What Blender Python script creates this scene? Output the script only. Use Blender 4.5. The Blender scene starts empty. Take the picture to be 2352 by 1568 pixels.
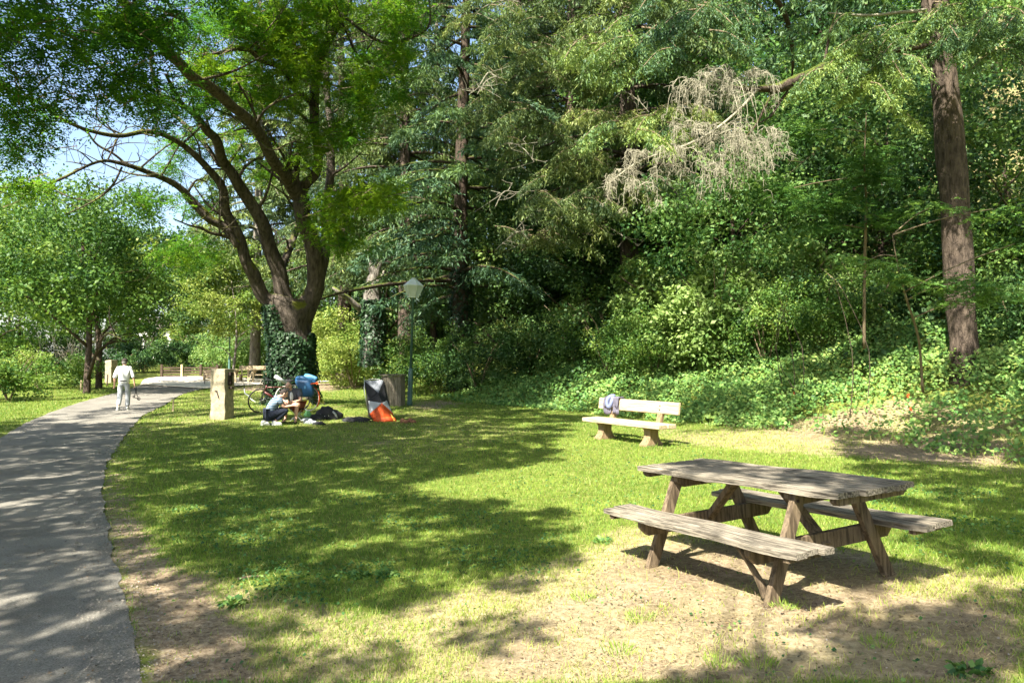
import bpy, bmesh, math, random
import numpy as np
from mathutils import Vector, Matrix
random.seed(7); rng = np.random.default_rng(11)
R = math.radians
sc = bpy.context.scene
COL = sc.collection
# ------------------------------------------------------------------ camera
F = 1699.0; CU, CV = 1176.0, 784.0; H = 1.75
PT = math.atan(39/1699.0)
cd = bpy.data.cameras.new('camera'); cam = bpy.data.objects.new('camera', cd); COL.objects.link(cam)
cam.location = (0, 0, H); cam.rotation_euler = (math.pi/2+PT, 0, 0)
cd.sensor_width = 36; cd.lens = 36*F/2352; cd.clip_end = 2000; cd.clip_start = .05
sc.camera = cam
SUN = np.array([-.45, -.72, 1.0]); SUN = SUN/np.linalg.norm(SUN); SK = np.array([-.45, -.72, 1.0])

def ray(u, v):
    u = np.asarray(u, float); v = np.asarray(v, float)
    cx = (u-CU)/F; cy = (CV-v)/F; c, s = math.cos(PT), math.sin(PT)
    return np.stack([cx, c-s*cy, s+c*cy], -1)
def P(u, v, D):
    d = ray(u, v); D = np.asarray(D, float)
    p = d*(D/d[..., 1])[..., None]; p[..., 2] += H
    return p
def proj(p):
    p = np.asarray(p, float); x, y, z = p[..., 0], p[..., 1], p[..., 2]-H
    c, s = math.cos(PT), math.sin(PT); Y = c*y+s*z; Z = -s*y+c*z
    Y = np.where(np.abs(Y) < .05, .05, Y)
    return CU+F*x/Y, CV-F*Z/Y, Y
def sstep(a, b, x):
    t = np.clip((x-a)/(b-a), 0, 1); return t*t*(3-2*t)
def wob(x, y, s=1.0, k=0.0):
    x = np.asarray(x)*s; y = np.asarray(y)*s
    return (np.sin(x*1.3+y*.7+k)+np.sin(x*-.8+y*1.7+1.3+k*2)+.6*np.sin(x*2.9+y*2.1+k*3)+.6*np.sin(x*-3.3+y*2.7+4+k)+.35*np.sin(x*6.1-y*5.3+k))/3.55
# ------------------------------------------------------------------ terrain
FOOT = np.array([(14, -6), (9.6, 4), (8.3, 11.0), (7.2, 16), (4.8, 19.2), (2.4, 23.5), (-1.8, 28.6), (-4.6, 34), (-8.5, 42), (-14, 55), (-30, 90), (-40, 130)], float)
TO = np.array([1.932, 5.71, .122]); TYAW = 2.043
TA = np.array([math.cos(TYAW), math.sin(TYAW)]); TW = np.array([math.sin(TYAW), -math.cos(TYAW)])
def sdist(x, y):
    x = np.asarray(x, float); y = np.asarray(y, float); best = np.full(x.shape, 1e9); sg = np.ones(x.shape)
    for a, b in zip(FOOT[:-1], FOOT[1:]):
        d = b-a; L2 = d@d
        t = np.clip(((x-a[0])*d[0]+(y-a[1])*d[1])/L2, 0, 1)
        qx = x-(a[0]+t*d[0]); qy = y-(a[1]+t*d[1]); dd = np.hypot(qx, qy)
        cr = d[1]*(x-a[0])-d[0]*(y-a[1])       # >0 : right of travel = hill side
        m = dd < best; best = np.where(m, dd, best); sg = np.where(m, np.sign(cr), sg)
    return best*sg
def TZ(x, y):
    x = np.asarray(x, float); y = np.asarray(y, float)
    s = sdist(x, y)
    z = np.maximum(0, y-28)*.025*(1-sstep(60, 90, y)*.0); z = np.minimum(z, 1.3)
    z = z + np.where(s > 0, .16*s*sstep(0, 2.5, s)+.22*np.maximum(0, s-1)*sstep(1, 5, s)+.16*np.maximum(0, s-7)*sstep(7, 14, s), 0)
    z = z + np.where(s > 0, wob(x, y, .7)*.14*sstep(0, 4, s), 0)
    g = np.exp(-((x-TO[0])**2+(y-TO[1])**2)/12.0)
    dx, dy = x-TO[0], y-TO[1]
    pl = .122-.046*(dx*TA[0]+dy*TA[1])+.038*(dx*TW[0]+dy*TW[1])
    w = np.minimum(1, g*1.45)*sstep(-1.8, .4, x)
    z = z*(1-w)+pl*w
    z = z + wob(x, y, .35, 2)*.03*(1-w)*sstep(3, 9, y)+.26*np.exp(-((x+7.1)**2+(y-24.4)**2)/15.0)
    return z
def G(u, v, iters=60):
    """where the view ray meets the terrain"""
    u = np.atleast_1d(np.asarray(u, float)); v = np.atleast_1d(np.asarray(v, float))
    d = ray(u, v); lo = np.full(u.shape, 2.5); hi = np.full(u.shape, 120.0); D = lo.copy()
    hit = np.zeros(u.shape, bool); res = hi.copy(); prev = lo.copy()
    for t in np.geomspace(2.5, 120, 260):
        z = H+d[:, 2]/d[:, 1]*t; x = d[:, 0]/d[:, 1]*t
        below = (z <= TZ(x, np.full_like(x, t))) & ~hit
        res = np.where(below, t, res); prev = np.where(below | hit, prev, t); hit |= below
    lo, hi = prev, res
    for _ in range(18):
        m = (lo+hi)/2; z = H+d[:, 2]/d[:, 1]*m; x = d[:, 0]/d[:, 1]*m
        b = z <= TZ(x, m); hi = np.where(b, m, hi); lo = np.where(b, lo, m)
    x = d[:, 0]/d[:, 1]*hi
    return np.stack([x, hi, TZ(x, hi)], -1)
def G1(u, v): return G(u, v)[0]
def inpoly(u, v, poly):
    u = np.asarray(u); v = np.asarray(v); r = np.zeros(u.shape, bool); n = len(poly)
    for i in range(n):
        x1, y1 = poly[i]; x2, y2 = poly[(i+1) % n]
        c = ((y1 > v) != (y2 > v)) & (u < (x2-x1)*(v-y1)/((y2-y1) or 1e-9)+x1); r ^= c
    return r
# ------------------------------------------------------------------ object helpers
def tag(o, label=None, cat=None, group=None, kind=None):
    if label: o['label'] = label
    if cat: o['category'] = cat
    if group: o['group'] = group
    if kind: o['kind'] = kind
    return o
def thing(name, loc, label, cat, group=None, rz=0):
    o = bpy.data.objects.new(name, None); COL.objects.link(o); o.location = tuple(map(float, loc)); o.rotation_euler = (0, 0, rz)
    o.empty_display_size = .2
    return tag(o, label, cat, group)
def link(name, me, mat, parent=None, world=False):
    if mat is not None:
        me.materials.clear()
        for m in (mat if isinstance(mat, (list, tuple)) else [mat]): me.materials.append(m)
    o = bpy.data.objects.new(name, me); COL.objects.link(o)
    if parent is not None:
        o.parent = parent
        if world:   # geometry given in world coordinates: sit it back into the thing's frame
            o.matrix_parent_inverse = Matrix.LocRotScale(parent.location, parent.rotation_euler, parent.scale).inverted()
    return o
def copy_tree(o, parent=None):
    c = o.copy(); COL.objects.link(c); c.parent = parent
    for ch in list(o.children): copy_tree(ch, c)
    return c
def np_mesh(name, V, Q, smooth=False, attrs=None):
    V = np.ascontiguousarray(V, np.float32); Q = np.ascontiguousarray(Q, np.int32); k = Q.shape[1]
    me = bpy.data.meshes.new(name); me.vertices.add(len(V)); me.vertices.foreach_set('co', V.ravel())
    me.loops.add(Q.size); me.loops.foreach_set('vertex_index', Q.ravel())
    me.polygons.add(len(Q)); me.polygons.foreach_set('loop_start', np.arange(0, Q.size, k, dtype=np.int32))
    me.polygons.foreach_set('loop_total', np.full(len(Q), k, np.int32))
    if smooth: me.polygons.foreach_set('use_smooth', np.ones(len(Q), bool))
    for n, a in (attrs or {}).items():
        at = me.attributes.new(n, 'FLOAT', 'POINT'); at.data.foreach_set('value', np.ascontiguousarray(a, np.float32))
    me.update(calc_edges=True); return me
class MB:
    def __init__(s): s.v = []; s.f = []; s.m = []
    def add(s, vs, fs, m=0):
        k = len(s.v); s.v += [tuple(map(float, p)) for p in vs]; s.f += [tuple(k+i for i in f) for f in fs]; s.m += [m]*len(fs); return s
    def box(s, c, size, M=None, m=0, taper=1.0):
        x, y, z = [q/2 for q in size]; vs = []
        for dz in (-z, z):
            t = taper if dz > 0 else 1
            for dx, dy in ((-x, -y), (x, -y), (x, y), (-x, y)): vs.append(Vector((dx*t, dy*t, dz)))
        if M is not None: vs = [M @ p for p in vs]
        vs = [p+Vector(tuple(map(float, c))) for p in vs]
        return s.add(vs, [(0, 3, 2, 1), (4, 5, 6, 7), (0, 1, 5, 4), (1, 2, 6, 5), (2, 3, 7, 6), (3, 0, 4, 7)], m)
    def beam(s, a, b, w, h, up=(0, 0, 1), m=0):
        a = Vector(tuple(map(float, a))); b = Vector(tuple(map(float, b))); d = (b-a); L = d.length; d.normalize()
        u = Vector(up); sd = d.cross(u)
        if sd.length < 1e-4: sd = Vector((1, 0, 0))
        sd.normalize(); u = sd.cross(d).normalized()
        M = Matrix((sd, d, u)).transposed()
        return s.box((a+b)/2, (w, L, h), M, m)
    def tube(s, pts, rads, seg=8, m=0, cap=True, rough=0, flare=None):
        pts = np.asarray(pts, float); n = len(pts)
        rads = np.full(n, rads, float) if np.isscalar(rads) else np.asarray(rads, float)
        T = np.gradient(pts, axis=0); T /= np.linalg.norm(T, axis=1)[:, None]+1e-9
        ref = np.array([1., 0, 0]) if abs(T[0][0]) < .8 else np.array([0, 1., 0])
        vs = []; th = np.arange(seg)*2*math.pi/seg
        ph = random.random()*9
        for i in range(n):
            a = ref-T[i]*(ref@T[i]); a /= np.linalg.norm(a)+1e-9; ref = a; b = np.cross(T[i], a)
            rr = rads[i]*(1+rough*(np.sin(th*3+ph+i*.35)*.5+np.sin(th*7+i*.8+ph)*.35+np.sin(th*2-i*.5)*.5))
            for j in range(seg): vs.append(pts[i]+rr[j]*(a*math.cos(th[j])+b*math.sin(th[j])))
        fs = [(i*seg+j, i*seg+(j+1) % seg, (i+1)*seg+(j+1) % seg, (i+1)*seg+j) for i in range(n-1) for j in range(seg)]
        if cap: fs += [tuple(range(seg-1, -1, -1)), tuple((n-1)*seg+j for j in range(seg))]
        return s.add(vs, fs, m)
    def lathe(s, prof, c=(0, 0, 0), seg=20, m=0, sx=1, sy=1):
        vs = [(c[0]+r*sx*math.cos(2*math.pi*j/seg), c[1]+r*sy*math.sin(2*math.pi*j/seg), c[2]+z) for r, z in prof for j in range(seg)]
        n = len(prof)
        fs = [(i*seg+j, i*seg+(j+1) % seg, (i+1)*seg+(j+1) % seg, (i+1)*seg+j) for i in range(n-1) for j in range(seg)]
        fs += [tuple(range(seg-1, -1, -1)), tuple((n-1)*seg+j for j in range(seg))]
        return s.add(vs, fs, m)
    def torus(s, c, r, t, ax=0, seg=40, k=6, m=0):
        vs = []
        for i in range(seg):
            a = 2*math.pi*i/seg
            for j in range(k):
                b = 2*math.pi*j/k; q = r+t*math.cos(b); e = t*math.sin(b)
                vs.append((c[0]+e, c[1]+q*math.cos(a), c[2]+q*math.sin(a)) if ax == 0 else (c[0]+q*math.cos(a), c[1]+e, c[2]+q*math.sin(a)))
        fs = [(i*k+j, ((i+1) % seg)*k+j, ((i+1) % seg)*k+(j+1) % k, i*k+(j+1) % k) for i in range(seg) for j in range(k)]
        return s.add(vs, fs, m)
    def mesh(s, name, smooth=False, bevel=0):
        me = bpy.data.meshes.new(name); me.from_pydata(s.v, [], s.f)
        if any(s.m): me.polygons.foreach_set('material_index', s.m)
        bm = bmesh.new(); bm.from_mesh(me); bmesh.ops.recalc_face_normals(bm, faces=bm.faces)
        if bevel: bmesh.ops.bevel(bm, geom=list(bm.edges), offset=bevel, segments=1, affect='EDGES')
        bm.to_mesh(me); bm.free()
        if smooth: me.polygons.foreach_set('use_smooth', [True]*len(me.polygons))
        me.update(); return me
    def build(s, name, mat, parent=None, smooth=False, bevel=0, world=False):
        return link(name, s.mesh(name, smooth, bevel), mat, parent, world)
def spline(pts, n):
    pts = np.asarray(pts, float); k = len(pts); t = np.linspace(0, k-1, n); i = np.clip(t.astype(int), 0, k-2); f = (t-i)[:, None]
    p0 = pts[np.clip(i-1, 0, k-1)]; p1 = pts[i]; p2 = pts[i+1]; p3 = pts[np.clip(i+2, 0, k-1)]
    return .5*((2*p1)+(-p0+p2)*f+(2*p0-5*p1+4*p2-p3)*f*f+(-p0+3*p1-3*p2+p3)*f**3)
# ------------------------------------------------------------------ materials
def nt(name):
    m = bpy.data.materials.new(name); m.use_nodes = True; t = m.node_tree; t.nodes.clear()
    out = t.nodes.new('ShaderNodeOutputMaterial'); return m, t, out
def N(t, typ, **kw):
    n = t.nodes.new(typ)
    for k, v in kw.items():
        if k in n.inputs: n.inputs[k].default_value = v
        else: setattr(n, k, v)
    return n
def rgba(c): return (c[0], c[1], c[2], 1)
def ramp(t, fac, stops):
    r = t.nodes.new('ShaderNodeValToRGB'); el = r.color_ramp.elements
    while len(el) < len(stops): el.new(.5)
    for e, (p, c) in zip(el, stops): e.position = p; e.color = rgba(c)
    t.links.new(fac, r.inputs[0]); return r.outputs[0]
def noise(t, scale, detail=4, co=None, rough=.55):
    n = N(t, 'ShaderNodeTexNoise', Scale=scale, Detail=detail, Roughness=rough)
    if co is None: co = t.nodes.new('ShaderNodeTexCoord').outputs['Object']
    t.links.new(co, n.inputs['Vector']); return n.outputs['Fac']
def mixc(t, fac, a, b, mode='MIX'):
    m = t.nodes.new('ShaderNodeMix'); m.data_type = 'RGBA'; m.blend_type = mode
    for s, v in ((m.inputs[0], fac), (m.inputs[6], a), (m.inputs[7], b)):
        if isinstance(v, (int, float)): s.default_value = v
        elif isinstance(v, tuple): s.default_value = rgba(v)
        else: t.links.new(v, s)
    return m.outputs[2]
def princ(t, out, col, rough=.8, bump=None, bstr=.3, bdist=.02, metal=0, spec=.3, alpha=None):
    p = N(t, 'ShaderNodeBsdfPrincipled', Roughness=rough, Metallic=metal); p.inputs['Specular IOR Level'].default_value = spec
    if isinstance(col, tuple): p.inputs['Base Color'].default_value = rgba(col)
    else: t.links.new(col, p.inputs['Base Color'])
    if bump is not None:
        b = N(t, 'ShaderNodeBump', Strength=bstr, Distance=bdist); t.links.new(bump, b.inputs['Height']); t.links.new(b.outputs[0], p.inputs['Normal'])
    t.links.new(p.outputs[0], out.inputs[0]); return p
def simple(name, c, rough=.7, var=.18, scale=12, metal=0, spec=.3, bstr=.25):
    m, t, o = nt(name); n = noise(t, scale)
    d = tuple(x*(1-var) for x in c); l = tuple(min(1, x*(1+var)) for x in c)
    princ(t, o, ramp(t, n, [(.3, d), (.7, l)]), rough, noise(t, scale*5), bstr, .01, metal, spec); return m
def leafmat(name, cols, transl=.35, tcol=None, rough=.55, spec=.25):
    m, t, o = nt(name); a = t.nodes.new('ShaderNodeAttribute'); a.attribute_name = 'tint'
    st = [(i/(len(cols)-1), c) for i, c in enumerate(cols)]
    col = ramp(t, a.outputs['Fac'], st)
    p = N(t, 'ShaderNodeBsdfPrincipled', Roughness=rough); p.inputs['Specular IOR Level'].default_value = spec; t.links.new(col, p.inputs['Base Color'])
    tr = t.nodes.new('ShaderNodeBsdfTranslucent')
    tc = mixc(t, 1.0, col, tcol or (1.0, 1.1, .45), 'MULTIPLY')
    g = N(t, 'ShaderNodeGamma'); g.inputs[1].default_value = .8
    t.links.new(tc, g.inputs[0]); t.links.new(g.outputs[0], tr.inputs[0])
    mx = N(t, 'ShaderNodeMixShader'); mx.inputs[0].default_value = transl
    t.links.new(p.outputs[0], mx.inputs[1]); t.links.new(tr.outputs[0], mx.inputs[2]); t.links.new(mx.outputs[0], o.inputs[0]); return m
def barkmat(name, dark, light, moss=None, sc_=6, stretch=.22, mossamt=.5):
    m, t, o = nt(name); tc = t.nodes.new('ShaderNodeTexCoord'); mp = N(t, 'ShaderNodeMapping'); mp.inputs['Scale'].default_value = (1, 1, stretch)
    t.links.new(tc.outputs['Object'], mp.inputs[0])
    n1 = noise(t, sc_*2.2, 7, mp.outputs[0], .65); n2 = noise(t, sc_*.4, 3, tc.outputs['Object'])
    vo = N(t, 'ShaderNodeTexVoronoi', Scale=sc_*2.0); vo.feature = 'DISTANCE_TO_EDGE'; nv = N(t, 'ShaderNodeTexNoise', Scale=sc_*.9, Detail=4.0); t.links.new(mp.outputs[0], nv.inputs['Vector']); av = N(t, 'ShaderNodeVectorMath', operation='MULTIPLY_ADD'); t.links.new(nv.outputs['Color'], av.inputs[0]); av.inputs[1].default_value = (.5, .5, .5); t.links.new(mp.outputs[0], av.inputs[2]); t.links.new(av.outputs[0], vo.inputs['Vector'])
    col = ramp(t, n1, [(.3, dark), (.5, tuple((a+b)/2 for a, b in zip(dark, light))), (.72, light)])
    if moss:
        geo = t.nodes.new('ShaderNodeNewGeometry'); sx = t.nodes.new('ShaderNodeSeparateXYZ'); t.links.new(geo.outputs['Normal'], sx.inputs[0])
        ad = N(t, 'ShaderNodeMath', operation='MULTIPLY_ADD'); t.links.new(sx.outputs[2], ad.inputs[0]); ad.inputs[1].default_value = .35; t.links.new(n2, ad.inputs[2])
        mr = N(t, 'ShaderNodeMapRange'); mr.inputs[1].default_value = 1-mossamt; mr.inputs[2].default_value = 1.15-mossamt; t.links.new(ad.outputs[0], mr.inputs[0])
        col = mixc(t, mr.outputs[0], col, moss)
    hm = N(t, 'ShaderNodeMath', operation='ADD'); t.links.new(n1, hm.inputs[0])
    cl = N(t, 'ShaderNodeMath', operation='MINIMUM'); t.links.new(vo.outputs['Distance'], cl.inputs[0]); cl.inputs[1].default_value = .12
    c2 = N(t, 'ShaderNodeMath', operation='MULTIPLY'); t.links.new(cl.outputs[0], c2.inputs[0]); c2.inputs[1].default_value = 3
    t.links.new(c2.outputs[0], hm.inputs[1])
    princ(t, o, col, .9, hm.outputs[0], .9, .035, 0, .15); return m
def woodmat(name, dark, light, axis=0, sc_=9, rough=.8, stretch=16):
    m, t, o = nt(name); tc = t.nodes.new('ShaderNodeTexCoord'); mp = N(t, 'ShaderNodeMapping')
    s = [stretch*1.0]*3; s[axis] = 1.0; mp.inputs['Scale'].default_value = s; t.links.new(tc.outputs['Object'], mp.inputs[0])
    n = noise(t, sc_*.35, 6, mp.outputs[0], .7); n2 = noise(t, 2.5, 3, tc.outputs['Object'])
    c = ramp(t, n, [(.36, tuple(a*.5 for a in dark)), (.44, dark), (.52, tuple(a*.4+b*.6 for a, b in zip(dark, light))), (.66, light)])
    c = mixc(t, .3, c, ramp(t, n2, [(.3, dark), (.7, light)]))
    princ(t, o, c, rough, n, 1.0, .02, 0, .2); return m
M = {}
M['bark_big'] = barkmat('bark_big', (.018, .015, .012), (.12, .098, .078), (.11, .12, .015), 5, .25, .33)
M['bark_grey'] = barkmat('bark_grey', (.07, .06, .05), (.3, .27, .23), (.12, .15, .03), 6, .3, .36)
M['bark_red'] = barkmat('bark_red', (.02, .015, .012), (.12, .092, .07), None, 5, .3)
M['bark_dark'] = barkmat('bark_dark', (.025, .02, .015), (.11, .08, .06), (.07, .09, .015), 6, .3, .4)
M['deadwood'] = simple('deadwood', (.22, .205, .15), .9, .3, 6)
M['twig'] = simple('twig', (.13, .10, .06), .9, .3, 6)
gold = (.16, .17, .022)
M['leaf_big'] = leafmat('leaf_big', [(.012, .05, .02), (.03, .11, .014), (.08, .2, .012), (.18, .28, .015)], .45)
M['leaf_mid'] = leafmat('leaf_mid', [(.016, .05, .014), (.045, .11, .02), (.11, .19, .03), (.23, .28, .06)], .35)
M['leaf_dark'] = leafmat('leaf_dark', [(.012, .04, .014), (.034, .085, .022), (.09, .16, .036), (.2, .25, .06)], .25)
M['leaf_teal'] = leafmat('leaf_teal', [(.018, .065, .022), (.05, .13, .035), (.11, .21, .05), (.22, .31, .09)], .35)
M['needle'] = leafmat('needle', [(.03, .07, .04), (.075, .12, .05), (.13, .18, .055), (.23, .26, .08)], .25)
M['needle_blue'] = leafmat('needle_blue', [(.025, .065, .038), (.07, .135, .065), (.14, .22, .07), (.25, .32, .08)], .25)
M['ivy'] = leafmat('ivy', [(.007, .022, .009), (.014, .04, .014), (.028, .068, .022), (.055, .11, .035)], .12, None, .5, .3)
M['bramble'] = leafmat('bramble', [(.02, .07, .018), (.065, .16, .035), (.15, .26, .06), (.26, .33, .08)], .3)
M['grass'] = leafmat('grass', [(.055, .125, .018), (.13, .22, .03), (.25, .33, .045), (.34, .33, .12)], .35, (1.1, 1.1, .5))
M['straw'] = leafmat('straw', [(.10, .07, .04), (.2, .15, .08), (.30, .24, .125), (.38, .32, .16)], .15)
M['litter'] = leafmat('litter', [(.03, .02, .015), (.07, .045, .03), (.14, .09, .05), (.25, .17, .09)], .05)
def mk_ground():
    m, t, o = nt('ground'); a = t.nodes.new('ShaderNodeAttribute'); a.attribute_name = 'dirt'; b = t.nodes.new('ShaderNodeAttribute'); b.attribute_name = 'dry'
    co = t.nodes.new('ShaderNodeTexCoord').outputs['Object']
    g = ramp(t, noise(t, 9, 8, co, .75), [(.3, (.05, .07, .016)), (.55, (.14, .17, .035)), (.75, (.26, .27, .075))])
    dr = ramp(t, noise(t, 14, 8, co, .8), [(.32, (.09, .075, .035)), (.5, (.24, .205, .11)), (.72, (.40, .345, .21))])
    di = ramp(t, noise(t, 22, 8, co, .8), [(.32, (.06, .042, .03)), (.5, (.22, .17, .115)), (.72, (.42, .35, .25))])
    nn = noise(t, 2.2, 6, co, .7)
    def thr(f, w=.25):
        ad = N(t, 'ShaderNodeMath', operation='ADD'); t.links.new(f, ad.inputs[0]); t.links.new(nn, ad.inputs[1])
        mr = N(t, 'ShaderNodeMapRange'); mr.inputs[1].default_value = 1-w; mr.inputs[2].default_value = 1+w; t.links.new(ad.outputs[0], mr.inputs[0]); return mr.outputs[0]
    c = mixc(t, thr(b.outputs['Fac']), g, dr); c = mixc(t, thr(a.outputs['Fac'], .2), c, di)
    big = ramp(t, noise(t, 1.3, 4, co, .6), [(.35, (.8, .78, .75)), (.65, (1.1, 1.1, 1.08))]); c = mixc(t, 1.0, c, big, 'MULTIPLY')
    princ(t, o, c, .95, noise(t, 30, 8, co, .8), .6, .02, 0, .1); return m
M['ground'] = mk_ground()
def mk_asphalt():
    m, t, o = nt('asphalt'); co = t.nodes.new('ShaderNodeTexCoord').outputs['Object']
    c = ramp(t, noise(t, 90, 4, co, .8), [(.28, (.055, .05, .044)), (.5, (.16, .15, .13)), (.74, (.29, .275, .24))])
    c2 = ramp(t, noise(t, 1.1, 5, co, .7), [(.3, (.62, .6, .57)), (.5, (.95, .95, .93)), (.7, (1.15, 1.13, 1.08))])
    c = mixc(t, 1.0, c, c2, 'MULTIPLY')
    vo = N(t, 'ShaderNodeTexVoronoi', Scale=38.0); t.links.new(co, vo.inputs['Vector'])
    sp = N(t, 'ShaderNodeMapRange'); sp.inputs[1].default_value = .1; sp.inputs[2].default_value = .16; sp.inputs[3].default_value = .55; sp.inputs[4].default_value = 0; t.links.new(vo.outputs['Distance'], sp.inputs[0])
    nz = noise(t, 3, 3, co); gt = N(t, 'ShaderNodeMath', operation='GREATER_THAN'); gt.inputs[1].default_value = .52; t.links.new(nz, gt.inputs[0])
    mu = N(t, 'ShaderNodeMath', operation='MULTIPLY'); t.links.new(sp.outputs[0], mu.inputs[0]); t.links.new(gt.outputs[0], mu.inputs[1])
    c = mixc(t, mu.outputs[0], c, (.07, .055, .04))
    princ(t, o, c, .9, noise(t, 110, 4, co, .8), .5, .006, 0, .2); return m
M['asphalt'] = mk_asphalt()
M['table_top'] = woodmat('table_top', (.05, .042, .033), (.34, .30, .23), 0, 11, .8)
M['table_leg'] = woodmat('table_leg', (.05, .035, .022), (.2, .15, .095), 2, 8, .75, 9)
M['bench_wood'] = woodmat('bench_wood', (.33, .26, .155), (.52, .43, .28), 0, 7, .75)
M['bench_leg'] = woodmat('bench_leg', (.16, .11, .06), (.27, .2, .11), 2, 6)
M['bin_wood'] = woodmat('bin_wood', (.09, .078, .06), (.28, .24, .19), 2, 8)
M['pale_wood'] = woodmat('pale_wood', (.3, .24, .15), (.5, .4, .26), 0, 6)
M['brown_wood'] = woodmat('brown_wood', (.035, .024, .018), (.10, .07, .05), 0, 6)
M['stone'] = simple('stone', (.27, .235, .16), .95, .35, 9, bstr=.9)
M['iron'] = simple('iron', (.05, .035, .03), .6, .3, 20, .6)
M['green_paint'] = simple('green_paint', (.055, .12, .105), .45, .12, 15, 0, .5)
M['lamp_white'] = simple('lamp_white', (.62, .66, .61), .45, .08, 10)
M['white_wall'] = simple('white_wall', (.75, .73, .68), .85, .06, 3)
M['roof'] = simple('roof', (.16, .13, .115), .85, .2, 8)
M['metal'] = simple('metal', (.45, .45, .44), .35, .1, 20, .8)
M['black'] = simple('black', (.018, .018, .02), .65, .3, 20)
M['rubber'] = simple('rubber', (.025, .024, .022), .8, .2, 20)
M['rubber_grey'] = simple('rubber_grey', (.42, .41, .36), .7, .2, 20)
M['frame_red'] = simple('frame_red', (.1, .02, .018), .35, .1, 20, .2, .5)
M['orange'] = simple('orange', (.5, .075, .015), .6, .12, 10)
M['blue_bag'] = simple('blue_bag', (.014, .065, .155), .5, .3, 5)
M['blue_light'] = simple('blue_light', (.06, .18, .32), .5, .2, 6)
M['white_cloth'] = simple('white_cloth', (.62, .63, .62), .85, .06, 8)
M['grey_cloth'] = simple('grey_cloth', (.30, .32, .34), .8, .15, 8)
M['dark_cloth'] = simple('dark_cloth', (.035, .037, .045), .85, .35, 8)
M['bench_cloth'] = simple('bench_cloth', (.10, .095, .125), .85, .25, 8)
M['cloth_blue_light'] = simple('cloth_blue_light', (.16, .19, .32), .85, .2, 8)
M['trousers'] = simple('trousers', (.33, .35, .37), .85, .08, 8)
M['navy'] = simple('navy', (.015, .02, .035), .85, .2, 8)
M['skin'] = simple('skin', (.6, .35, .25), .55, .08, 10)
M['hair_dark'] = simple('hair_dark', (.03, .022, .018), .8, .3, 40)
M['hair_grey'] = simple('hair_grey', (.13, .12, .11), .85, .3, 40)
M['shirt_grey'] = simple('shirt_grey', (.08, .083, .1), .85, .15, 8)
M['charcoal'] = simple('charcoal', (.022, .022, .025), .85, .2, 8)
M['rust_shorts'] = simple('rust_shorts', (.2, .05, .03), .85, .2, 8)
M['shoe'] = simple('shoe', (.6, .6, .56), .6, .1, 12)
def mk_stripe():
    m, t, o = nt('striped'); tc = t.nodes.new('ShaderNodeTexCoord'); w = N(t, 'ShaderNodeTexWave', Scale=7.5, Distortion=.5); w.bands_direction = 'Z'; w.inputs['Detail Scale'].default_value = 1
    t.links.new(tc.outputs['Object'], w.inputs[0])
    c = ramp(t, w.outputs['Fac'], [(.6, (.035, .09, .17)), (.75, (.36, .42, .47))]); princ(t, o, c, .85); return m
M['striped'] = mk_stripe()
def mk_glass():
    m, t, o = nt('lantern_glass'); p = princ(t, o, (.75, .82, .76), .25, spec=.5); p.inputs['Transmission Weight'].default_value = .15
    tr = N(t, 'ShaderNodeBsdfTransparent'); mx = N(t, 'ShaderNodeMixShader'); mx.inputs[0].default_value = .72
    t.links.new(tr.outputs[0], mx.inputs[1]); t.links.new(p.outputs[0], mx.inputs[2]); t.links.new(mx.outputs[0], o.inputs[0]); return m
M['glass'] = mk_glass()

# ------------------------------------------------------------------ foliage generators (numpy)
def unit(a): return a/(np.linalg.norm(a, axis=-1, keepdims=True)+1e-9)
def leafquads(C, L, W, nrm, ax, fold=.15):
    """C base points, L length, W width; returns verts, quads"""
    n = len(C); ax = unit(ax-nrm*np.sum(ax*nrm, -1, keepdims=True)); sd = np.cross(nrm, ax)
    L = np.broadcast_to(L, n)[:, None]; W = np.broadcast_to(W, n)[:, None]
    V = np.empty((n, 4, 3)); mid = C+ax*L*.45
    V[:, 0] = C; V[:, 1] = mid+sd*W*.5+nrm*W*fold; V[:, 2] = C+ax*L; V[:, 3] = mid-sd*W*.5+nrm*W*fold
    return V.reshape(-1, 3), np.arange(4*n).reshape(-1, 4)
def rdir(n, up=0.8, g=rng):
    d = unit(g.normal(size=(n, 3))); d[:, 2] = d[:, 2]+up; return unit(d)
def cat(parts):
    V = []; Q = []; T = []; k = 0
    for v, q, t in parts:
        V.append(v); Q.append(q+k); T.append(t); k += len(v)
    return np.concatenate(V), np.concatenate(Q), np.concatenate(T)
def blob_leaves(centers, radii, per, size, tint, aspect=.6, up=.7, flat=.6, g=rng, tvar=.12, droop=0.0):
    """leaf clumps: centers (n,3), radii (n,)"""
    n = len(centers); per = np.broadcast_to(per, n).astype(int); idx = np.repeat(np.arange(n), per); m = len(idx)
    d = unit(g.normal(size=(m, 3))); r = g.random(m)**.45
    off = d*r[:, None]*radii[idx][:, None]; off[:, 2] *= flat
    C = centers[idx]+off
    nr = unit(d*.6+rdir(m, up, g)); ax = unit(g.normal(size=(m, 3))+d*.5-np.array([0, 0, droop]))
    L = size*(.65+.7*g.random(m))
    V, Q = leafquads(C, L, L*aspect, nr, ax)
    t = np.clip(np.broadcast_to(tint, n)[idx]+g.normal(size=m)*tvar, 0, 1)
    return V, Q, np.repeat(t, 4)
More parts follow.
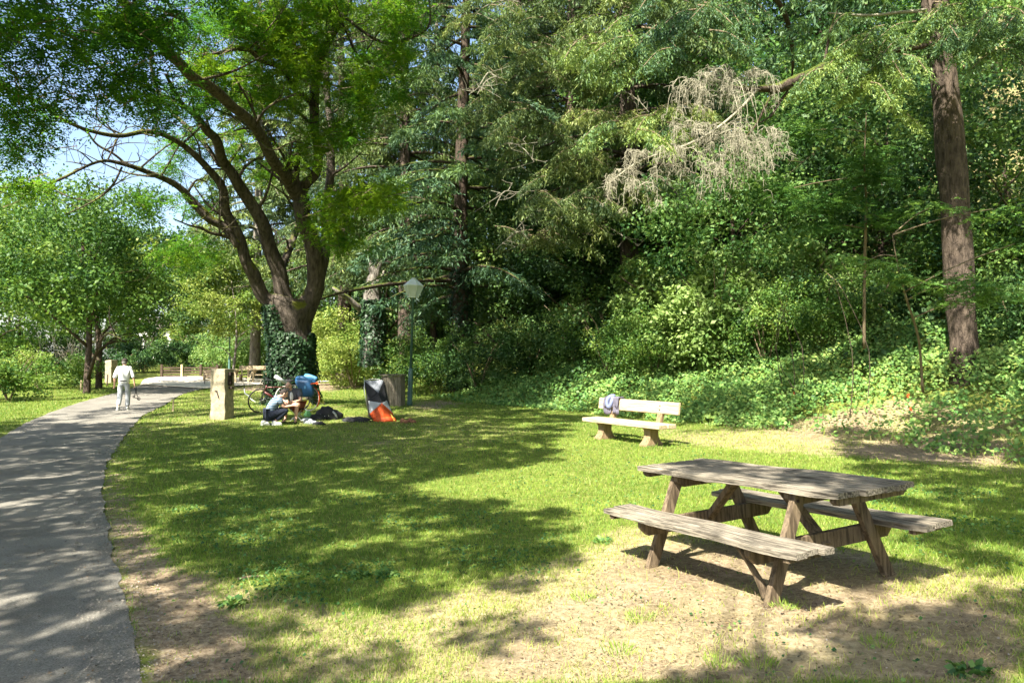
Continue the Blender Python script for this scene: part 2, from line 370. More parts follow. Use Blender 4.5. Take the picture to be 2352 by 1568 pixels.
def pinnate(C, ax, L, pairs=6, ll=.065, lw=.024, tint=.5, g=rng, tvar=.1, droop=.35):
    n = len(C); up = np.array([0, 0, 1.]); ax = unit(ax); sd = unit(np.cross(ax, up)+g.normal(size=(n, 3))*.25); nr = unit(np.cross(sd, ax))
    L = np.broadcast_to(L, n); parts = []; tt = np.clip(np.broadcast_to(tint, n)+g.normal(size=n)*tvar, 0, 1)
    for k in range(pairs):
        f = .2+.8*(k+.5)/pairs
        B = C+ax*(L*f)[:, None]-up*(L*droop*f*f)[:, None]
        sz = (1-.45*abs(f-.55))*(.85+.3*g.random(n))
        for s in (-1, 1):
            a = unit(sd*s+ax*.45-up*.25*g.random((n, 1))); nn = unit(nr+g.normal(size=(n, 3))*.3)
            V, Q = leafquads(B, ll*sz, lw*sz, nn, a); parts.append((V, Q, np.repeat(tt, 4)))
    V, Q = leafquads(C+ax*L[:, None]-up*(L*droop)[:, None], ll*np.ones(n), lw*np.ones(n), nr, ax); parts.append((V, Q, np.repeat(tt, 4)))
    return cat(parts)
def fol(name, parts, mat, parent=None, world=False):
    V, Q, T = cat(parts) if isinstance(parts, list) else parts
    return link(name, np_mesh(name, V, Q, attrs={'tint': T}), mat, parent, world)
# ------------------------------------------------------------------ the setting
DIRT = [([(232, 1568), (350, 1568), (300, 1440), (265, 1300), (236, 1180), (233, 1110), (262, 1040), (285, 1050), (278, 1120), (320, 1200), (370, 1290), (460, 1330), (540, 1420), (620, 1568)], .9),
        ([(1050, 1568), (1180, 1420), (1330, 1330), (1450, 1250), (1700, 1270), (1900, 1330), (2352, 1400), (2352, 1568)], .52),
        ([(1480, 1300), (1500, 1240), (2000, 1260), (2100, 1330), (1900, 1400), (1500, 1330)], .6),
        ([(1780, 1000), (1850, 965), (2000, 925), (2080, 950), (1960, 1010), (1900, 1030)], .55),
        ([(1900, 1040), (2060, 1000), (2352, 1020), (2352, 1070), (2050, 1060)], .7),
        ([(820, 1010), (910, 1010), (930, 1022), (830, 1026)], .6), ([(930, 935), (1000, 915), (1050, 925), (1000, 945)], .9),
        ([(540, 893), (610, 884), (800, 878), (830, 888), (700, 902), (560, 897)], 1.3), ([(730, 940), (760, 925), (800, 930), (770, 950)], .6)]
DRY = [([(620, 1568), (900, 1400), (1300, 1280), (1450, 1200), (2352, 1330), (2352, 1568)], .95), ([(350, 1568), (400, 1290), (800, 1400), (1000, 1568)], .6),
       ([(1500, 1010), (1830, 960), (2080, 910), (2352, 960), (2352, 1090), (2000, 1050), (1760, 1040)], .75), ([(1450, 990), (1480, 975), (1600, 985), (1590, 1010)], .5),
       ([(270, 985), (420, 900), (640, 900), (640, 970), (420, 985), (300, 1060)], .35), ([(640, 960), (1000, 940), (1250, 990), (900, 1080), (700, 1030)], .35)]
def maskat(x, y, polys, jit=34):
    u, v, Y = proj(np.stack([x, y, TZ(x, y)], -1)); r = np.zeros(u.shape); g = np.random.default_rng(3)
    K = 7
    for k in range(K):
        du = g.normal(size=u.shape)*jit; dv = g.normal(size=u.shape)*jit*.25*np.clip((v-860)/300, .12, 1)
        m = np.zeros(u.shape)
        for p, w in polys: m = np.maximum(m, inpoly(u+du, v+dv, p)*w)
        r += m/K
    return np.where(Y > 1, r, .3)
def axis(lo, hi, c, n, k):
    a = math.asinh((lo-c)/k); b = math.asinh((hi-c)/k); return c+k*np.sinh(np.linspace(a, b, n))
Rv = [(350, 1568), (300, 1440), (268, 1300), (243, 1200), (236, 1120), (250, 1055), (300, 985), (345, 945), (420, 905), (470, 893), (520, 886)]
Lv = [(0, 1005), (60, 972), (120, 945), (190, 922), (255, 905), (300, 893), (322, 884)]
Rg = [(0.6, -6), (-.6, 0), (-1.45, 2.9)]+[tuple(p[:2]) for p in G([a for a, b in Rv], [b for a, b in Rv])]
Lg = [(-2.1, -7.), (-3.1, -1), (-3.9, 2.2), (-4.9, 4.2), (-6.2, 6.6), (-8.1, 10.5)]+[tuple(p[:2]) for p in G([a for a, b in Lv], [b for a, b in Lv])]
def _pre(L_, R_): L_ = spline(L_, 80); R_ = spline(R_, 80); c_ = (L_+R_)/2; w_ = np.linalg.norm(R_-L_, axis=1)[:, None]; f_ = np.maximum(0, 1-.34/w_); return np.concatenate([c_+(L_-c_)*f_, (c_+(R_-c_)*f_)[::-1]])
gx = axis(-140, 120, 0, 430, 5.0); gy = axis(-45, 150, 5, 430, 5.0)
XX, YY = np.meshgrid(gx, gy); xx = XX.ravel(); yy = YY.ravel(); zz = TZ(xx, yy)
gi = np.arange(len(xx)).reshape(430, 430)
GQ = np.stack([gi[:-1, :-1], gi[:-1, 1:], gi[1:, 1:], gi[1:, :-1]], -1).reshape(-1, 4)
sd_ = sdist(xx, yy)
INS = _pre(Lg, Rg); zz = zz-.05*inpoly(xx, yy, [tuple(p) for p in INS])
dirt = maskat(xx, yy, DIRT); dry = maskat(xx, yy, DRY); dry = np.maximum(dry, sstep(6, 16, sd_)*.55)
ground = link('ground', np_mesh('ground', np.stack([xx, yy, zz], -1), GQ, True, {'dirt': dirt, 'dry': dry}), M['ground']); tag(ground, kind='structure')
def strip(name, Lp, Rp, mat, n=200, k=10, lift=.012, edge=.0):
    def even(p):
        p = spline(p, 1200); d = np.r_[0, np.cumsum(np.linalg.norm(np.diff(p, axis=0), axis=1))]; q = np.linspace(0, d[-1], n); p = np.stack([np.interp(q, d, p[:, 0]), np.interp(q, d, p[:, 1])], 1)
        w = min(31, n//4*2+1); pad = np.concatenate([np.repeat(p[:1], w//2, 0)+(p[0]-p[w//2])*np.linspace(1, 0, w//2, endpoint=False)[:, None], p, np.repeat(p[-1:], w//2, 0)+(p[-1]-p[-1-w//2])*np.linspace(0, 1, w//2+1)[1:, None]])
        return np.stack([np.convolve(pad[:, i], np.ones(w)/w, 'valid') for i in (0, 1)], 1)
    Lp = even(Lp); Rp = even(Rp); t = np.linspace(0, 1, k)
    e = np.cumsum(rng.normal(size=n))*0
    X = Lp[:, None, 0]*(1-t)+Rp[:, None, 0]*t; Y = Lp[:, None, 1]*(1-t)+Rp[:, None, 1]*t
    j = wob(np.arange(n)*.5, np.zeros(n), 1.0)*edge+np.convolve(rng.normal(size=n), np.ones(4)/4, 'same')*edge*.8
    X[:, -1] += j; X[:, 0] += j[::-1]*.8
    Z = TZ(X, Y)+lift*(1+Y.clip(0, 60)*.05)
    i = np.arange(n*k).reshape(n, k); Q = np.stack([i[:-1, :-1], i[:-1, 1:], i[1:, 1:], i[1:, :-1]], -1).reshape(-1, 4)
    return tag(link(name, np_mesh(name, np.stack([X, Y, Z], -1).reshape(-1, 3), Q, True), mat), kind='structure')
path = strip('path', spline(Lg, 14), spline(Rg, 14), M['asphalt'], 420, 16, .004, .035)
PATHP = np.concatenate([spline(Lg, 60), spline(Rg, 60)[::-1]])
def onpath(x, y, grow=0): return inpoly(x, y, [tuple(p) for p in PATHP])
fl = [(322, 885), (330, 874), (345, 868), (420, 864)]; fr = [(470, 894), (560, 886), (680, 882), (770, 877)]
strip('plaza', [tuple(p[:2]) for p in G([a for a, b in fl], [b for a, b in fl])], [tuple(p[:2]) for p in G([a for a, b in fr], [b for a, b in fr])], simple('gravel', (.52, .47, .38), .95, .15, 30), 40, 14, .02)

# grass blades, straw, litter and weeds: nobody could count them
def field(n, d0, d1, k=2.0, spread=.74):
    """points whose density falls like D^-k"""
    r = rng.random(n); D = d0*(d1/d0)**r if k == 2 else (d0**(2-k)+r*(d1**(2-k)-d0**(2-k)))**(1/(2-k))
    return D*(rng.random(n)*2-1)*spread, D
x, y = field(470000, 3.2, 48, 2.0); u, v, _ = proj(np.stack([x, y, TZ(x, y)], -1)); s = sdist(x, y)
dm = maskat(x, y, DIRT); dd = maskat(x, y, DRY); pt = wob(x, y, 1.7, 1)*.5+.5; pt2 = wob(x, y, 5.1, 3)*.5+.5
keep = (~onpath(x, y)) & (s < 2.5) & (rng.random(len(x)) > np.clip(dm*1.15+(.35-pt2)*.5*dd+dd*.45, 0, .97)) & ~((v < 893) & (u > 300) & (u < 560))
edge = onpath(x+.12, y) | onpath(x-.12, y); keep &= ~(edge & (rng.random(len(x)) < .6))
x, y, dd, pt, pt2, u, v = [a[keep] for a in (x, y, dd, pt, pt2, u, v)]; n = len(x)
Dd = np.hypot(x, y); hh = (.016+.02*pt2+.0006*Dd)*(.6+.8*rng.random(n)); ww = .0026+.00062*Dd
tall = (rng.random(n) < .012); hh = np.where(tall, hh*2.3, hh)
a = rng.random(n)*6.283; dx = np.stack([np.cos(a), np.sin(a), 0*a], -1); b = rng.random(n)*6.283; ln = np.stack([np.cos(b), np.sin(b), 0*b], -1)*(hh*(.2+.7*rng.random(n)))[:, None]
B = np.stack([x, y, TZ(x, y)-.003], -1); V = np.empty((n, 4, 3)); V[:, 0] = B-dx*ww[:, None]/2; V[:, 1] = B+dx*ww[:, None]/2
tp = B+ln; tp[:, 2] += hh; V[:, 2] = tp+dx*ww[:, None]*.14; V[:, 3] = tp-dx*ww[:, None]*.14
tint = np.clip(.27+.3*(pt-.5)+.3*dd+.13*rng.normal(size=n)+.2*(u > 900)*(v > 1000)*.5, 0, .85); tint = np.where(rng.random(n) < .05+.25*dd, 1.0, tint)
tag(link('grass', np_mesh('grass', V.reshape(-1, 3), np.arange(4*n).reshape(-1, 4), attrs={'tint': np.repeat(tint, 4)}), M['grass']), kind='stuff')
# dry straw lying flat and litter
def scatter_flat(name, n, mask, L, W, mat, d1=24, lift=.006, up=3.0, k=2.0, stand=0.0, asp=None):
    x, y = field(n, 3.2, d1, k); w = mask(x, y); kp = rng.random(n) < w; x, y = x[kp], y[kp]; n = len(x)
    C = np.stack([x, y, TZ(x, y)+lift*rng.random(n)+.004+onpath(x, y)*.012], -1)
    ax = rng.normal(size=(n, 3)); ax[:, 2] = ax[:, 2]*.12+stand*rng.random(n); sc_ = (.5+rng.random(n))*(.8+.05*y)
    V, Q = leafquads(C, L*sc_, W*sc_, rdir(n, up), unit(ax), .2)
    return tag(link(name, np_mesh(name, V, Q, attrs={'tint': np.repeat(rng.random(n), 4)}), mat), kind='stuff')
scatter_flat('dry_grass', 170000, lambda x, y: (~onpath(x, y))*np.clip(.9*maskat(x, y, DRY)+.25*maskat(x, y, DIRT)-.05, 0, 1)*(.35+.65*(wob(x, y, 2.3, 5) > -.1)), .034, .0026, M['straw'], 24, .02, 1.5, stand=.35)
scatter_flat('leaf_litter', 20000, lambda x, y: np.where(onpath(x, y), .10+.5*sstep(.1, .6, wob(x, y, 1.1, 8)), np.clip(maskat(x, y, DIRT)+.25*maskat(x, y, DRY)+.03, 0, 1)), .016, .010, M['litter'], 24, .006, 3)
def nearedge(x, y): return np.any([onpath(x+a, y+b) for a, b in ((.3, 0), (-.3, 0), (0, .3), (.15, .1), (-.15, -.1))], axis=0) & ~np.all([onpath(x+a, y+b) for a, b in ((.3, .1), (-.3, -.1), (.3, -.1), (-.3, .1))], axis=0)
scatter_flat('grit', 60000, lambda x, y: np.where(nearedge(x, y), .85, .02*onpath(x, y)+.06*maskat(x, y, DIRT)), .014, .011, simple('grit', (.24, .21, .17), .95, .4, 60), 20, .004, 2)
# broad leaved weeds in the lawn
def weeds(x, y):
    u, v, _ = proj(np.stack([x, y, TZ(x, y)], -1))
    a = inpoly(u, v, [(320, 1190), (600, 1120), (1100, 1150), (1300, 1230), (1250, 1330), (900, 1400), (620, 1400), (480, 1330)])
    b = inpoly(u, v, [(1900, 1080), (2352, 1110), (2352, 1300), (2150, 1330), (2050, 1200)]); c = inpoly(u, v, [(1000, 1000), (1700, 1030), (1750, 1150), (1400, 1200), (1000, 1120)])
    return (~onpath(x, y))*(a*.9+b*.7+c*.25+.04)*sstep(-.25, .45, wob(x, y, 2.1, 4))
x, y = field(90000, 3.6, 26); kp = rng.random(len(x)) < weeds(x, y); x, y = x[kp], y[kp]; n = len(x)
C = np.stack([x, y, TZ(x, y)+.01+.035*rng.random(n)], -1); sz = (.018+.0012*y)*(.6+.8*rng.random(n)); V, Q = leafquads(C, sz, sz*.9, rdir(n, 1.3), unit(rng.normal(size=(n, 3))))
tag(link('clover', np_mesh('clover', V, Q, attrs={'tint': np.repeat(np.clip(.35+.25*rng.normal(size=n), 0, 1), 4)}), M['leaf_teal']), kind='stuff')
# single larger tufts and weed rosettes on the bare ground
def tuft(u, v, label, broad=False, n=90, r=.09, h=.09):
    c = G1(u, v); t = thing('weed' if broad else 'grass_tuft', c, label, 'weed' if broad else 'grass tuft', 'weeds growing on the bare ground')
    a = rng.random(n)*6.283; q = np.sqrt(rng.random(n))*r; C = np.stack([np.cos(a)*q, np.sin(a)*q, 0*a+.005], -1)
    if broad: V, Q = leafquads(C*.5+np.array([0, 0, .02])*rng.random((n, 1)), .055*(.6+.6*rng.random(n)), .04, rdir(n, 1.2), unit(np.stack([np.cos(a), np.sin(a), .3+0*a], -1)))
    else:
        ax = np.stack([np.cos(a)*.5, np.sin(a)*.5, 1+0*a], -1)+rng.normal(size=(n, 3))*.2; V, Q = leafquads(C, h*.75*(.4+.8*rng.random(n)), .004, unit(rng.normal(size=(n, 3))*.5+np.array([0, -1, .3])), unit(ax), .1)
    return tag(link('leaves' if broad else 'blades', np_mesh('tuft', V, Q, attrs={'tint': np.repeat(np.clip(.5+.2*rng.normal(size=n), 0, 1), 4)}), M['leaf_teal'] if broad else M['grass'], t))
for a in [(1470, 1424, 'bright grass tuft on bare ground in front of the near picnic bench'), (1423, 1500, 'grass tuft on the bare ground close to the bottom edge of the photo'),
          (1340, 1376, 'small pale grass tuft left of the picnic table'), (1650, 1530, 'sparse grass tuft on bare ground below the picnic table'), (1745, 1530, 'thin grass tuft in the dirt to the lower right'),
          (1800, 1395, 'grass tuft at the foot of the near table leg'), (2015, 1480, 'sparse grass tuft in the shade at the lower right')]: tuft(*a)
for a in [(535, 1388, 'leafy green weed rosette beside the path edge'), (825, 1325, 'pale broad leaved weed standing in the lawn'), (888, 1322, 'feathery green weed right of the pale one in the lawn'),
          (1385, 1245, 'small dark weed left of the near picnic bench'), (2230, 1545, 'leafy weed in the bottom right corner')]: tuft(*a, broad=True, n=60, r=.14)
m_ = MB(); c = G1(575, 1330); m_.tube([(-.09, -.03, .012), (0, 0, .02), (.1, .05, .014)], [.012, .013, .008], 6); o = m_.build('stick', M['twig'], None, True); o.location = tuple(c); tag(o, 'short brown stick lying on the bare soil beside the path', 'stick')
# ------------------------------------------------------------------ the big old tree
WS = 1.0
def limb(mb, pts, seg=10, rough=.1, n=None, taper_end=False):
    pts = np.asarray(pts, float); p3 = P(pts[:, 0], pts[:, 1], pts[:, 2]); r = pts[:, 3]/2/F*pts[:, 2]*np.cos(np.arctan((pts[:, 0]-CU)/F))**1.5*WS
    n = n or max(8, len(pts)*4); S = spline(np.concatenate([p3, r[:, None]], 1), n)
    L = np.arange(n)*.55+pts[0, 0]; amp = S[:, 3]*np.where(S[:, 3] > .3, .0, .16)
    S[:, 0] += np.sin(L*1.3)*amp*sstep(0, 3, np.arange(n)); S[:, 2] += np.cos(L*1.7)*amp*sstep(0, 3, np.arange(n)); S[:, 1] += np.sin(L*.9+2)*amp
    mb.tube(S[:, :3], np.maximum(S[:, 3], .008), seg, 0, True, rough); return S
TD = 24.4; _p = P(670, 823, TD); TB = np.array([_p[0], TD, float(TZ(_p[0], TD))])
bt = thing('big_tree', TB, 'huge old spreading tree with several mossy limbs rising from one thick ivy clad trunk', 'tree')
mb = MB()
tr = np.array([(668, 956, TD, 150), (668, 940, TD, 128), (669, 905, TD, 106), (670, 850, TD, 97), (670, 790, TD, 93), (670, 745, TD, 98), (672, 705, TD, 112), (676, 685, TD, 92)], float)
limb(mb, tr, 28, .11, 40)
for du, dd, w in [(80, 0, 26), (45, -.9, 26), (-60, -.3, 22), (-30, -.9, 26), (55, .8, 26)]:
    limb(mb, [(669+du*.35, 890, TD, 40), (669+du*.55, 912, TD+dd*.5, 34), (669+du*.85, 930, TD+dd, w*.7), (669+du*1.25, 946, TD+dd*1.4, 5)], 8, .15)
mb.build('trunk', M['bark_big'], bt, True, world=True)
T0 = TD
LIMBS = {
 'A': [(690, 730, T0, 66), (716, 680, T0, 56), (728, 640, T0-.1, 46), (722, 590, T0-.3, 46), (708, 530, T0-.5, 46), (692, 480, T0-.8, 44), (683, 440, T0-1, 44), (655, 405, T0-1.8, 36), (630, 370, T0-2.6, 32), (600, 315, T0-3.6, 30), (570, 275, T0-4.4, 30), (530, 240, T0-5.4, 30), (480, 200, T0-6.4, 32), (430, 165, T0-7.4, 32), (390, 125, T0-8.4, 34), (365, 90, T0-9, 34), (330, 50, T0-9.6, 30), (280, 0, T0-10.4, 28), (240, -50, T0-11, 22), (180, -120, T0-11.6, 14)],
 'B': [(686, 452, T0-.9, 36), (704, 420, T0-.9, 30), (726, 396, T0-1, 26), (729, 340, T0-1, 24), (724, 290, T0-1.1, 24), (720, 240, T0-1.2, 26), (733, 150, T0-1.4, 24), (752, 95, T0-1.7, 22), (785, 45, T0-2, 18), (805, -10, T0-2, 16), (830, -70, T0-2.2, 10)],
 'C': [(688, 446, T0-1, 30), (678, 410, T0-1.2, 24), (682, 380, T0-1.2, 15), (690, 350, T0-1.3, 7)],
 'D': [(722, 245, T0-1.2, 18), (700, 222, T0-1.6, 16), (680, 212, T0-2, 14), (665, 178, T0-2.4, 14), (640, 155, T0-3, 13), (597, 138, T0-3.6, 12), (572, 116, T0-4, 11), (545, 113, T0-4.4, 10), (500, 122, T0-5, 8), (470, 127, T0-5.3, 5)],
 'E': [(750, 100, T0-1.7, 12), (790, 60, T0-2, 11), (815, 120, T0-2.2, 10), (850, 146, T0-2.4, 8)],
 'F': [(792, 40, T0-2, 9), (870, 95, T0-2.2, 9), (930, 92, T0-2.4, 8), (985, 60, T0-2.6, 6), (985, -10, T0-2.8, 4)],
 'G': [(706, 715, T0+.4, 36), (735, 650, T0+.6, 30), (743, 600, T0+.7, 27), (748, 520, T0+.9, 24), (752, 450, T0+1, 24), (760, 380, T0+1, 22), (760, 300, T0+1.1, 20), (752, 230, T0+1.2, 18), (750, 120, T0+1.3, 16), (762, 0, T0+1.4, 12), (770, -80, T0+1.5, 6)],
 'H': [(668, 735, T0, 62), (655, 680, T0-.1, 50), (640, 630, T0-.2, 42), (622, 570, T0-.5, 40), (600, 510, T0-.9, 38), (570, 455, T0-1.3, 34), (545, 420, T0-1.7, 32), (515, 375, T0-2.2, 30), (500, 330, T0-2.8, 26), (478, 300, T0-3.2, 24), (450, 268, T0-3.7, 20), (415, 235, T0-4.3, 14), (380, 170, T0-5, 8)],
 'I': [(652, 745, T0-.1, 56), (622, 700, T0-.2, 44), (598, 665, T0-.4, 38), (575, 620, T0-.7, 34), (560, 580, T0-.9, 32), (545, 540, T0-1.1, 31), (522, 490, T0-1.4, 28), (512, 440, T0-1.7, 26), (492, 402, T0-2, 22), (455, 365, T0-2.5, 19), (410, 325, T0-3, 17), (340, 302, T0-4, 15), (270, 313, T0-5, 13), (200, 298, T0-6, 12), (140, 273, T0-7, 12), (100, 240, T0-7.6, 13), (50, 222, T0-8, 12), (0, 200, T0-8.6, 11), (-60, 180, T0-9, 10)],
 'J': [(548, 566, T0-1.1, 22), (520, 525, T0-1.3, 25), (480, 502, T0-1.6, 26), (445, 465, T0-1.9, 24), (410, 430, T0-2.3, 21), (350, 398, T0-3, 16), (280, 377, T0-3.8, 13), (240, 369, T0-4.2, 10), (190, 385, T0-4.8, 9), (140, 412, T0-5.4, 9), (80, 430, T0-6, 8), (0, 432, T0-6.6, 7), (-50, 440, T0-7, 6)],
 'K': [(290, 378, T0-3.7, 8), (258, 352, T0-4, 8), (220, 330, T0-4.3, 7), (200, 300, T0-4.5, 6)],
 'L': [(280, 384, T0-3.8, 7), (262, 420, T0-4, 7), (240, 445, T0-4.2, 6), (190, 475, T0-4.5, 5), (150, 492, T0-4.8, 3)],
 'M': [(562, 562, T0-.9, 13), (525, 545, T0-1.3, 12), (485, 535, T0-1.8, 10), (460, 523, T0-2.1, 8), (430, 516, T0-2.4, 6), (400, 503, T0-2.8, 4)],
 'N': [(636, 650, T0+.1, 26), (652, 600, T0+.4, 22), (672, 555, T0+.8, 19), (686, 500, T0+1.3, 14), (670, 440, T0+1.8, 10)],
 'O': [(104, 243, T0-7.6, 9), (60, 258, T0-7.9, 8), (0, 262, T0-8.4, 7)],
 'P': [(505, 380, T0-1.9, 16), (470, 330, T0-1.4, 15), (440, 300, T0-1.2, 13), (380, 240, T0-1, 11), (352, 180, T0-1, 10), (345, 110, T0-1, 8)],
 'Q': [(588, 318, T0-3.8, 7), (625, 345, T0-4, 5), (660, 330, T0-4.2, 3)],
}
SK_L = {}; WS = .88
for k, pts in LIMBS.items():
    mb = MB(); SK_L[k] = S = limb(mb, pts, 12 if pts[0][3] > 20 else 7, .1); g_ = np.random.default_rng(ord(k))
    for w in range(max(3, len(S)//4)):   # crooked side branches with finer ones growing from them
        i = int(g_.integers(len(S)//4, len(S)-1)); q = S[i, :3]; r_ = S[i, 3]*.32+.01; L_ = .7+1.5*g_.random(); dr_ = unit(np.array([g_.normal(), g_.normal(), .6+.5*g_.random()])); m1 = q+dr_*L_*.5+g_.normal(size=3)*.14; e_ = q+dr_*L_+g_.normal(size=3)*.22
        B_ = spline([q, m1, e_], 8); mb.tube(B_, np.linspace(r_, r_*.3, 8), 5, cap=False, rough=.1)
        for w2 in range(4): q2 = B_[int(g_.integers(2, 8))]; e2 = q2+g_.normal(size=3)*.35+np.array([0, 0, .15]); mb.tube(spline([q2, (q2+e2)/2+g_.normal(size=3)*.06, e2], 5), np.linspace(r_*.35, .006, 5), 4, cap=False)
    mb.build('branch', M['bark_big'], bt, True, world=True)
WS = 1.0
# foliage: sprays of pinnate leaves hung round real points of the limbs' reach
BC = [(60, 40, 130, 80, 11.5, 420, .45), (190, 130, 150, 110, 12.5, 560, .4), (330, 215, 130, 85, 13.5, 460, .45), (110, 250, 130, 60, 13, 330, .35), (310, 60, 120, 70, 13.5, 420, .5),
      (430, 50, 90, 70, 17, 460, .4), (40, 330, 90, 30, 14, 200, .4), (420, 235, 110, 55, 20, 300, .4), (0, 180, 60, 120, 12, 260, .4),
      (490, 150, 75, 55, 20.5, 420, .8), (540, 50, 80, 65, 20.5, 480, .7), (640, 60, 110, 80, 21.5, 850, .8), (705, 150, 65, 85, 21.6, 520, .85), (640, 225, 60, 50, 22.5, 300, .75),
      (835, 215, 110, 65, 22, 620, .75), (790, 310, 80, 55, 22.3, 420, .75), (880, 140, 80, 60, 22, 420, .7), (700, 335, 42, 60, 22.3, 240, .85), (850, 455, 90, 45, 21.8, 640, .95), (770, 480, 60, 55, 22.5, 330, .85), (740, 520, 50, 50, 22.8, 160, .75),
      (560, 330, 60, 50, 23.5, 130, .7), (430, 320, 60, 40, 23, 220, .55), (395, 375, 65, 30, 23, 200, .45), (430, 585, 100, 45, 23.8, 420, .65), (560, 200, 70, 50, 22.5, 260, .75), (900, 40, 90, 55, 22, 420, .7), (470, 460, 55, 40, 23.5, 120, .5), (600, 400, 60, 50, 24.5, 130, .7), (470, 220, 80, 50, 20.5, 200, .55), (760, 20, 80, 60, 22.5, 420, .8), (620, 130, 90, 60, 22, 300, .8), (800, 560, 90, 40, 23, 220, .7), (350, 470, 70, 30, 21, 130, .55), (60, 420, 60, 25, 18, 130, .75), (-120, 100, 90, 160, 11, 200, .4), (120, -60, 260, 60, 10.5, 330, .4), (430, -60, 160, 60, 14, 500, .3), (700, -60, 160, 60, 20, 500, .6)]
parts = []; tw = MB()
for (u, v, ru, rv, D, n, t) in BC:
    # groups of sprays within the clump: each spray grows from a small twig
    ns = max(4, int(n*(1.65 if t > .45 else 1.0))//16); a = unit(rng.normal(size=(ns, 3))); q = rng.random(ns)**.5
    cu = u+a[:, 0]*q*ru; cv = v+a[:, 1]*q*rv; cD = D+a[:, 2]*q*1.6
    c = P(cu, cv, cD)
    for j in range(ns):
        m = 16; base = c[j]; ax = rdir(m, .1); ax[:, 2] *= .5; ax[:, 2] -= .15
        off = rng.normal(size=(m, 3))*.17; off[:, 2] *= .5
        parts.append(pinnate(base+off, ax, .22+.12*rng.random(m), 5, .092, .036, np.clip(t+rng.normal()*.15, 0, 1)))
        if j % 2 == 0:
            e = base+rng.normal(size=3)*np.array([.5, .5, .3]); tw.tube([e, (e+base)/2+rng.normal(size=3)*.06, base], [.012, .009, .004], 3, cap=False)
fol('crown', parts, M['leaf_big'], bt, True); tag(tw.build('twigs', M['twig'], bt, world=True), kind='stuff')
def ivy_on(name, parts_pts, n, label, tint=.4, size=.085, spread=.07, side=None, bare=None):
    """parts_pts : (M,4) centre line with radii in world space"""
    S = np.asarray(parts_pts); idx = rng.integers(0, len(S)-1, n); f = rng.random(n)[:, None]; c = S[idx]*(1-f)+S[idx+1]*f
    a = rng.random(n)*6.283; 
    if side is not None: a = side[0]+rng.normal(size=n)*side[1]
    if bare is not None:
        dd_ = np.abs((a-bare[0]+math.pi) % (2*math.pi)-math.pi); kp = ~((c[:, 2] > bare[1]+.35*np.sin(a*4+c[:, 2]*3)) & (dd_ < bare[2]+.3*np.sin(c[:, 2]*5))); c, a, f, idx = c[kp], a[kp], f[kp], idx[kp]; n = len(a)
    clump = .5+.5*np.sin(a*3+c[:, 2]*2.2)*np.sin(c[:, 2]*3.7+a); rr = c[:, 3]*1.02+spread*(.2+clump)*rng.random(n)+.02
    d = np.stack([np.cos(a), np.sin(a), 0*a], -1); C = c[:, :3]+d*rr[:, None]; L = size*(.6+.7*rng.random(n))
    V, Q = leafquads(C, L, L*.95, unit(d+rng.normal(size=(n, 3))*.4+np.array([0, 0, .35])), unit(rng.normal(size=(n, 3))+np.array([0, 0, -1.2])), .12)
    t = np.clip(tint+rng.normal(size=n)*.22, 0, 1); root = S[0, :3]
    th = thing(name, root, label, 'climbing plant'); fol('leaves', (V, Q, np.repeat(t, 4)), M['ivy'], th, True)
    mb = MB()
    for k in range(5):
        a0 = random.random()*6.28; z = np.linspace(0, len(S)-1, 14).astype(int)
        pts = [S[i, :3]+np.array([math.cos(a0+.15*math.sin(i)), math.sin(a0+.15*math.sin(i)), 0])*(S[i, 3]*1.03+.01) for i in z]; mb.tube(pts, np.linspace(.03, .01, 14), 5, cap=False)
    mb.build('stem', M['bark_dark'], th, True, world=True); return th
def cl(pts, n=30): 
    pts = np.asarray(pts, float); p3 = P(pts[:, 0], pts[:, 1], pts[:, 2]); return spline(np.concatenate([p3, (pts[:, 3]/2/F*pts[:, 2])[:, None]], 1), n)
sunward = math.atan2(-1, -.4)
S = cl([(669, 948, T0, 108), (669, 905, T0, 98), (670, 850, T0, 91), (670, 800, T0, 89), (668, 765, T0, 88)])
ivy_on('ivy', S, 11000, 'dark ivy wrapped round the thick trunk of the huge old tree behind the bicycles', .5, .095, .2, bare=(-.9, 2.6, .75))
S2 = cl([(648, 830, T0, 56), (648, 780, T0-.1, 60), (644, 740, T0-.2, 60), (632, 700, T0-.2, 50)])
idv = bpy.data.objects['ivy']
n = 2600; S = S2; idx = rng.integers(0, len(S)-1, n); c = S[idx]; a = rng.random(n)*6.283; d = np.stack([np.cos(a), np.sin(a), 0*a], -1); C = c[:, :3]+d*(c[:, 3]*1.05+.08*rng.random(n))[:, None]
V, Q = leafquads(C, .1, .1, unit(d+rng.normal(size=(n, 3))*.4), unit(rng.normal(size=(n, 3))-np.array([0, 0, 1.2])), .12); fol('leaves', (V, Q, np.repeat(np.clip(.45+rng.normal(size=n)*.2, 0, 1), 4)), M['ivy'], idv, True)

